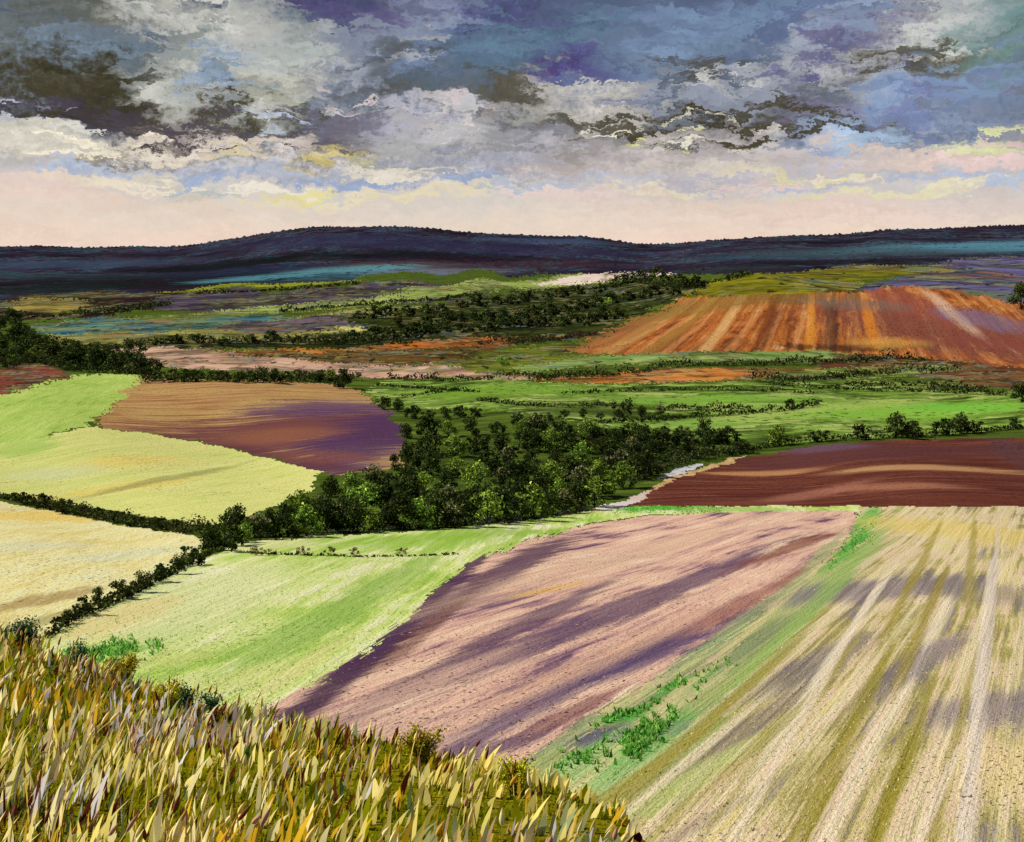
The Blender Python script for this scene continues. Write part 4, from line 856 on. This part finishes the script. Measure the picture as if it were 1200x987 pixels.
# torn, choppy wisps: patches of cloud shifted against each other
dab1 = nt.cells(nt.mapping(q, rot=(0, 0, -.45), scale=(F / 64, F / 12, 1)), color=True)
dab2 = nt.cells(nt.mapping(q, rot=(0, 0, .75), scale=(F / 44, F / 9, 1)), color=True)
dab3 = nt.cells(nt.mapping(q, rot=(0, 0, -.02), scale=(F / 60, F / 6, 1)), color=True)
def sh(v, a, b): return nt.vmath('MULTIPLY', nt.vmath('SUBTRACT', v, (.5, .5, .5)), (a / F, b / F, 0))
hi_ = nt.smooth(el, E(200), E(165))
dsh = nt.vmath('ADD', sh(dab1, 40, 26), sh(dab2, 30, 22))
mxv = nt.new('ShaderNodeMix', data_type='VECTOR'); nt.put(mxv.inputs[0], hi_); nt.put(mxv.inputs[4], sh(dab3, 70, 8)); nt.put(mxv.inputs[5], dsh)
q = nt.vmath('ADD', q, mxv.outputs[1])
dt = nt.new('ShaderNodeSeparateColor'); nt.put(dt.inputs[0], dab1); dt2 = nt.new('ShaderNodeSeparateColor'); nt.put(dt2.inputs[0], dab2)
dtone = nt.math('ADD', nt.math('MULTIPLY_ADD', dt.outputs[2], .22, -.11), nt.math('MULTIPLY_ADD', dt2.outputs[2], .16, -.08))
sq = nt.new('ShaderNodeSeparateXYZ'); nt.l.new(q, sq.inputs[0])
fine = nt.noise(nt.mapping(gen, rot=(.2, .4, .1), scale=(60, 60, 130)), 1, 5, .7, .8)
fine2 = nt.noise(nt.mapping(gen, rot=(.5, -.6, .3), scale=(260, 120, 200)), 1, 3, .7, .5)
base = nt.ramp(nt.smooth(sq.outputs[1], emin, emax, lin=True), [((E(p) - emin) / (emax - emin), sc_(c)) for p, c in GR_])
c = base
DK = [(100, 60, 150, 40, -10, (96, 100, 94), .6), (440, 90, 120, 40, 14, (98, 100, 96), .55), (640, 130, 120, 20, 6, (96, 94, 88), .6), (740, 60, 160, 50, 14, (96, 108, 128), .5), (210, 142, 200, 26, -5, (64, 60, 46), .92), (120, 100, 110, 30, -10, (80, 78, 60), .7), (830, 146, 130, 12, 0, (70, 66, 50), .8), (990, 150, 90, 11, 0, (74, 70, 54), .8), (520, 100, 80, 18, 8, (82, 80, 66), .6), (1060, 72, 70, 12, 4, (80, 76, 58), .7), (60, 118, 120, 34, -14, (84, 80, 62), .8), (60, 40, 90, 40, 20, (104, 112, 116), .6), (250, 122, 100, 24, -4, (80, 78, 64), .75), (370, 140, 80, 16, 0, (88, 84, 76), .7), (560, 45, 110, 40, 25, (92, 106, 132), .7), (850, 55, 130, 40, 15, (98, 112, 136), .6), (1000, 105, 120, 30, 8, (104, 110, 128), .6), (640, 60, 60, 40, 0, (90, 104, 132), .6), (520, 5, 120, 22, 0, (76, 82, 118), .6), (800, 5, 90, 20, 10, (92, 104, 136), .6)]
BL = DK + [  # px, py, half width, half height, tilt, colour, amount
 (20, 75, 60, 40, 30, (122, 146, 174), .7), (70, 20, 80, 22, 20, (96, 96, 80), .75), (140, 10, 40, 20, 40, (116, 112, 98), .6), (100, 60, 45, 26, 20, (116, 138, 160), .5),
 (90, 105, 90, 24, -14, (78, 74, 54), .95), (170, 132, 130, 26, -6, (66, 62, 46), .98), (130, 152, 100, 20, 0, (66, 60, 52), .95), (290, 138, 90, 18, 3, (72, 68, 54), .85), (75, 145, 60, 9, 0, (72, 66, 80), .8), (330, 160, 150, 12, 0, (84, 78, 88), .85), (10, 138, 30, 9, 0, (72, 68, 88), .8), (120, 172, 70, 8, -3, (84, 74, 72), .8),
 (30, 156, 60, 10, -8, (212, 214, 218), .75), (40, 172, 60, 10, 0, (226, 220, 200), .7), (92, 188, 32, 6, 0, (242, 232, 208), .95), (190, 184, 60, 6, -3, (238, 226, 208), .9), (300, 183, 60, 8, 0, (224, 210, 200), .85), (130, 194, 18, 8, 30, (112, 106, 92), .6), (210, 163, 26, 6, 35, (150, 140, 136), .8), (312, 152, 12, 12, 30, (208, 206, 204), .85), (320, 157, 30, 4, 0, (176, 190, 214), .8),
 (230, 32, 56, 26, -22, (206, 206, 196), .9), (285, 38, 36, 22, 0, (190, 190, 184), .7), (205, 92, 24, 32, 55, (208, 208, 200), .85), (240, 100, 20, 16, 0, (190, 190, 180), .6), (310, 78, 50, 10, 20, (194, 200, 200), .7), (335, 105, 38, 22, 40, (190, 190, 174), .85), (355, 70, 34, 26, 0, (182, 188, 184), .7), (410, 112, 60, 16, -10, (184, 180, 170), .8), (470, 140, 60, 16, 8, (186, 182, 204), .6), (510, 158, 60, 22, 10, (190, 190, 190), .8), (270, 122, 30, 4, 3, (176, 176, 164), .8),
 (262, 88, 20, 20, 60, (122, 152, 186), .65), (200, 60, 30, 16, 30, (110, 126, 130), .6), (480, 60, 90, 30, 30, (106, 126, 158), .75), (430, 40, 60, 18, 40, (150, 156, 172), .5), (420, 10, 60, 12, 0, (88, 78, 124), .75), (570, 10, 44, 10, 0, (76, 66, 126), .75), (490, 25, 40, 12, 30, (150, 160, 180), .6), (500, 48, 30, 8, 15, (184, 184, 184), .6),
 (500, 92, 44, 14, 10, (86, 82, 64), .85), (565, 108, 50, 10, 6, (80, 78, 60), .85), (412, 152, 26, 18, 60, (88, 82, 98), .6), (440, 78, 30, 10, 20, (90, 88, 76), .6), (560, 80, 60, 16, 20, (96, 116, 140), .6),
 (400, 122, 30, 3, -13, (224, 206, 202), .7), (545, 134, 34, 3, 6, (216, 200, 196), .55), (525, 160, 30, 3, 3, (216, 200, 196), .8), 
 (384, 194, 30, 6, 22, (226, 206, 114), .6), (412, 192, 14, 3, -10, (226, 208, 120), .6), (280, 186, 22, 5, -5, (226, 212, 146), .6), (470, 197, 36, 3, -8, (222, 208, 120), .6), (345, 230, 27, 3, 12, (230, 216, 142), .6), (360, 224, 20, 3, 5, (232, 222, 140), .6),
 (330, 207, 110, 5, 0, (164, 174, 196), .6), (200, 206, 70, 3, 0, (164, 176, 202), .6), (560, 195, 80, 10, 3, (146, 152, 172), .6), (240, 232, 32, 5, 0, (152, 176, 180), .65), (420, 210, 60, 6, 0, (176, 180, 190), .6), (520, 215, 80, 5, 0, (170, 172, 184), .6), (450, 232, 120, 5, 3, (236, 222, 180), .7), (150, 240, 130, 8, 0, (232, 210, 190), .6), (120, 215, 90, 8, 0, (228, 216, 190), .6), (20, 225, 80, 12, 0, (236, 208, 196), .6),
 (655, 85, 30, 16, -20, (78, 64, 116), .95), (700, 94, 38, 14, -15, (74, 60, 120), .95), (640, 40, 60, 20, 20, (96, 130, 150), .6), (620, 12, 60, 14, 0, (84, 92, 124), .6),
 (810, 84, 38, 9, 6, (76, 70, 54), .9), (615, 112, 44, 13, 0, (92, 88, 74), .85), (780, 70, 60, 10, 15, (110, 112, 120), .5), (690, 118, 44, 12, -20, (208, 202, 192), .8), (720, 118, 14, 14, 60, (212, 206, 192), .7), (845, 96, 30, 7, 8, (202, 202, 196), .85), (650, 132, 44, 8, 0, (186, 182, 172), .7), (730, 130, 40, 8, 10, (170, 166, 158), .7),
 (960, 78, 60, 14, 20, (190, 190, 190), .7), (1090, 45, 54, 22, -15, (204, 204, 198), .85), (1050, 30, 24, 26, 80, (190, 192, 190), .6), (1130, 8, 40, 12, 0, (200, 200, 200), .65), (985, 15, 60, 14, 30, (146, 162, 192), .6), (940, 62, 30, 14, 70, (178, 182, 190), .6), (1030, 92, 24, 16, 60, (184, 180, 172), .7), (1065, 105, 24, 16, 60, (176, 176, 176), .7),
 (800, 146, 90, 8, 0, (72, 66, 48), .95), (890, 136, 60, 8, -4, (78, 74, 60), .9), (950, 148, 120, 7, 0, (76, 71, 53), .95), (1040, 150, 50, 9, 0, (76, 71, 56), .85), (1090, 68, 60, 10, 6, (76, 71, 52), .9), (1030, 77, 34, 6, 0, (80, 76, 62), .8), (690, 145, 40, 6, -3, (90, 86, 72), .7),
 (930, 98, 12, 9, 40, (68, 58, 116), .95), (1083, 138, 12, 20, 0, (78, 68, 122), .98), (1020, 126, 80, 6, 5, (136, 132, 164), .6), (1000, 42, 44, 13, 25, (98, 94, 138), .75), (1060, 128, 24, 6, 0, (110, 100, 160), .7), (1180, 105, 24, 12, 0, (120, 116, 170), .6),
 (1175, 40, 40, 44, 0, (112, 146, 142), .7), (1130, 138, 80, 22, 10, (138, 158, 192), .6), (1110, 95, 60, 12, 10, (126, 150, 196), .6), (760, 60, 60, 26, 20, (122, 146, 180), .5), (865, 32, 80, 18, 20, (124, 150, 182), .6), (930, 20, 40, 10, 30, (90, 98, 140), .5), (1040, 108, 18, 18, 60, (130, 160, 200), .5), (860, 112, 60, 10, 5, (160, 168, 184), .6), (780, 115, 60, 8, 0, (150, 156, 172), .6),
 (725, 156, 14, 3, -5, (236, 230, 206), .9), (818, 152, 18, 4, 5, (236, 232, 212), .95), (860, 156, 14, 3, -8, (230, 226, 204), .8), (755, 163, 20, 4, 18, (230, 226, 140), .9), (785, 163, 14, 2.5, 0, (230, 224, 146), .8), (900, 162, 20, 6, 0, (214, 206, 196), .8), (865, 195, 54, 4, 0, (232, 226, 176), .7), (942, 206, 20, 4, 0, (236, 230, 156), .85), (985, 203, 30, 3, 0, (232, 228, 170), .7), (1050, 223, 66, 3.5, 3, (232, 226, 166), .65), (1155, 172, 44, 5, 0, (222, 226, 168), .85),
 (90, 205, 40, 4, 3, (176, 190, 214), .8), (150, 218, 50, 3.5, 0, (238, 228, 204), .8), (250, 214, 36, 4, 4, (150, 172, 208), .8), (300, 224, 44, 3.5, 2, (240, 232, 212), .8), (400, 216, 40, 4, 0, (148, 168, 204), .8), (470, 206, 44, 4, -3, (236, 226, 206), .8), (560, 214, 50, 4, 3, (160, 178, 210), .8), (640, 206, 40, 4, 0, (238, 222, 206), .8), (720, 214, 44, 3.5, 0, (166, 182, 212), .8), (780, 224, 40, 3.5, 2, (238, 230, 190), .8), (840, 186, 40, 4, 0, (234, 226, 210), .7), (960, 190, 44, 4, 2, (164, 180, 212), .75), (1010, 206, 40, 3.5, 0, (240, 224, 208), .8), (1090, 204, 44, 4, 0, (172, 188, 216), .75), (1150, 214, 40, 3.5, 3, (238, 230, 190), .75), (975, 168, 40, 9, 0, (152, 170, 200), .8), (1010, 165, 20, 10, 0, (176, 200, 224), .7), (850, 208, 36, 6, 0, (156, 166, 198), .85), (915, 220, 44, 5, 6, (160, 176, 208), .75), (890, 216, 30, 4, 4, (238, 208, 202), .85), (1140, 188, 66, 8, 0, (236, 206, 200), .85), (1040, 185, 80, 8, 0, (226, 206, 194), .7), (700, 192, 70, 12, 8, (134, 134, 150), .75), (688, 182, 16, 16, 40, (112, 106, 96), .75), (640, 170, 50, 10, 0, (160, 160, 168), .6), (620, 152, 40, 6, 0, (150, 150, 160), .6), (720, 205, 60, 6, 0, (178, 172, 172), .6), (690, 230, 60, 7, 4, (232, 208, 200), .7), (640, 225, 50, 6, 0, (172, 186, 208), .7), (800, 200, 120, 20, 0, (206, 192, 184), .5), (1000, 245, 140, 10, 2, (240, 212, 200), .7), (860, 242, 100, 10, 0, (222, 200, 182), .6), (1170, 232, 60, 10, 0, (206, 196, 190), .6), (1188, 210, 12, 7, 0, (170, 190, 222), .7),
]
edge = nt.math('MULTIPLY_ADD', fine, 1.7, -.85)
edge = nt.math('MULTIPLY_ADD', nt.math('SUBTRACT', fine2, .5), 1.1, edge)
qs = q
for i, (bx, by, hw, hh, ang, rgb, al) in enumerate(BL):
    a0, e0 = dir_of(bx, by)
    if i % 7 == 0:                                            # evaluated in groups one after the other, which keeps the shader's stack small
        step = nt.new('ShaderNodeVectorMath', operation='MULTIPLY_ADD')
        nt.put(step.inputs[0], c); step.inputs[1].default_value = (1e-9, 1e-9, 0); nt.put(step.inputs[2], q); qs = step.outputs[0]
    g = 1.5 if hh > 8 else 1.3
    k = nt.vmath('LENGTH', nt.mapping(qs, (a0, e0, 0), (0, 0, math.radians(ang)), (hw * g / F, max(hh, 3.5) * g / F, 1), 'TEXTURE'))
    k = nt.smooth(nt.math('ADD', k, edge), (.34 if hh > 8 else .55), (1.45 if hh > 8 else 1.2), al, 0)
    c = nt.mix(k, c, sc_(rgb))
tone = nt.math('ADD', nt.smooth(fine, .28, .72, .78, 1.2, lin=True), nt.math('ADD', dtone, nt.smooth(fine2, .25, .75, -.16, .16, lin=True)))
fade = nt.smooth(el, E(240), E(150), 0, 1)
tone = nt.math('MULTIPLY_ADD', nt.math('SUBTRACT', tone, 1), nt.math('MULTIPLY_ADD', fade, .8, .2), 1.0)
sc2 = nt.vmath('SCALE', c); nt.put(sc2.node.inputs['Scale'], tone)
em = nt.new('ShaderNodeEmission'); em.inputs['Strength'].default_value = .1
nt.put(em.inputs[0], sc2); nt.l.new(em.outputs[0], out.inputs['Surface'])
m.cycles.emission_sampling = 'NONE'
R_ = 32000.0
azs = np.radians(np.linspace(-62, 62, 63)); els = np.radians(np.linspace(-2.5, 27, 25))
A_, E_ = np.meshgrid(azs, els)
dv = np.stack([np.sin(A_) * np.cos(E_), np.cos(A_) * np.cos(E_), np.sin(E_)], -1) * R_ + np.array([0, 0, EYE])
did = np.arange(A_.size).reshape(A_.shape)
link('sky', mesh_from('sky', dv.reshape(-1, 3), np.stack([did[:-1, :-1], did[1:, :-1], did[1:, 1:], did[:-1, 1:]], -1).reshape(-1, 4)), m, kind='structure')

# ------------------------------------------------------------------ render settings
scn.view_settings.view_transform = 'Standard'; scn.view_settings.look = 'None'
scn.view_settings.exposure = EXPO; scn.view_settings.gamma = 1.0; scn.view_settings.use_curve_mapping = False
scn.cycles.max_bounces = 5; scn.cycles.diffuse_bounces = 2; scn.cycles.transmission_bounces = 3; scn.cycles.glossy_bounces = 1
scn.cycles.use_denoising = False
scn.cycles.sample_clamp_indirect = 4.0
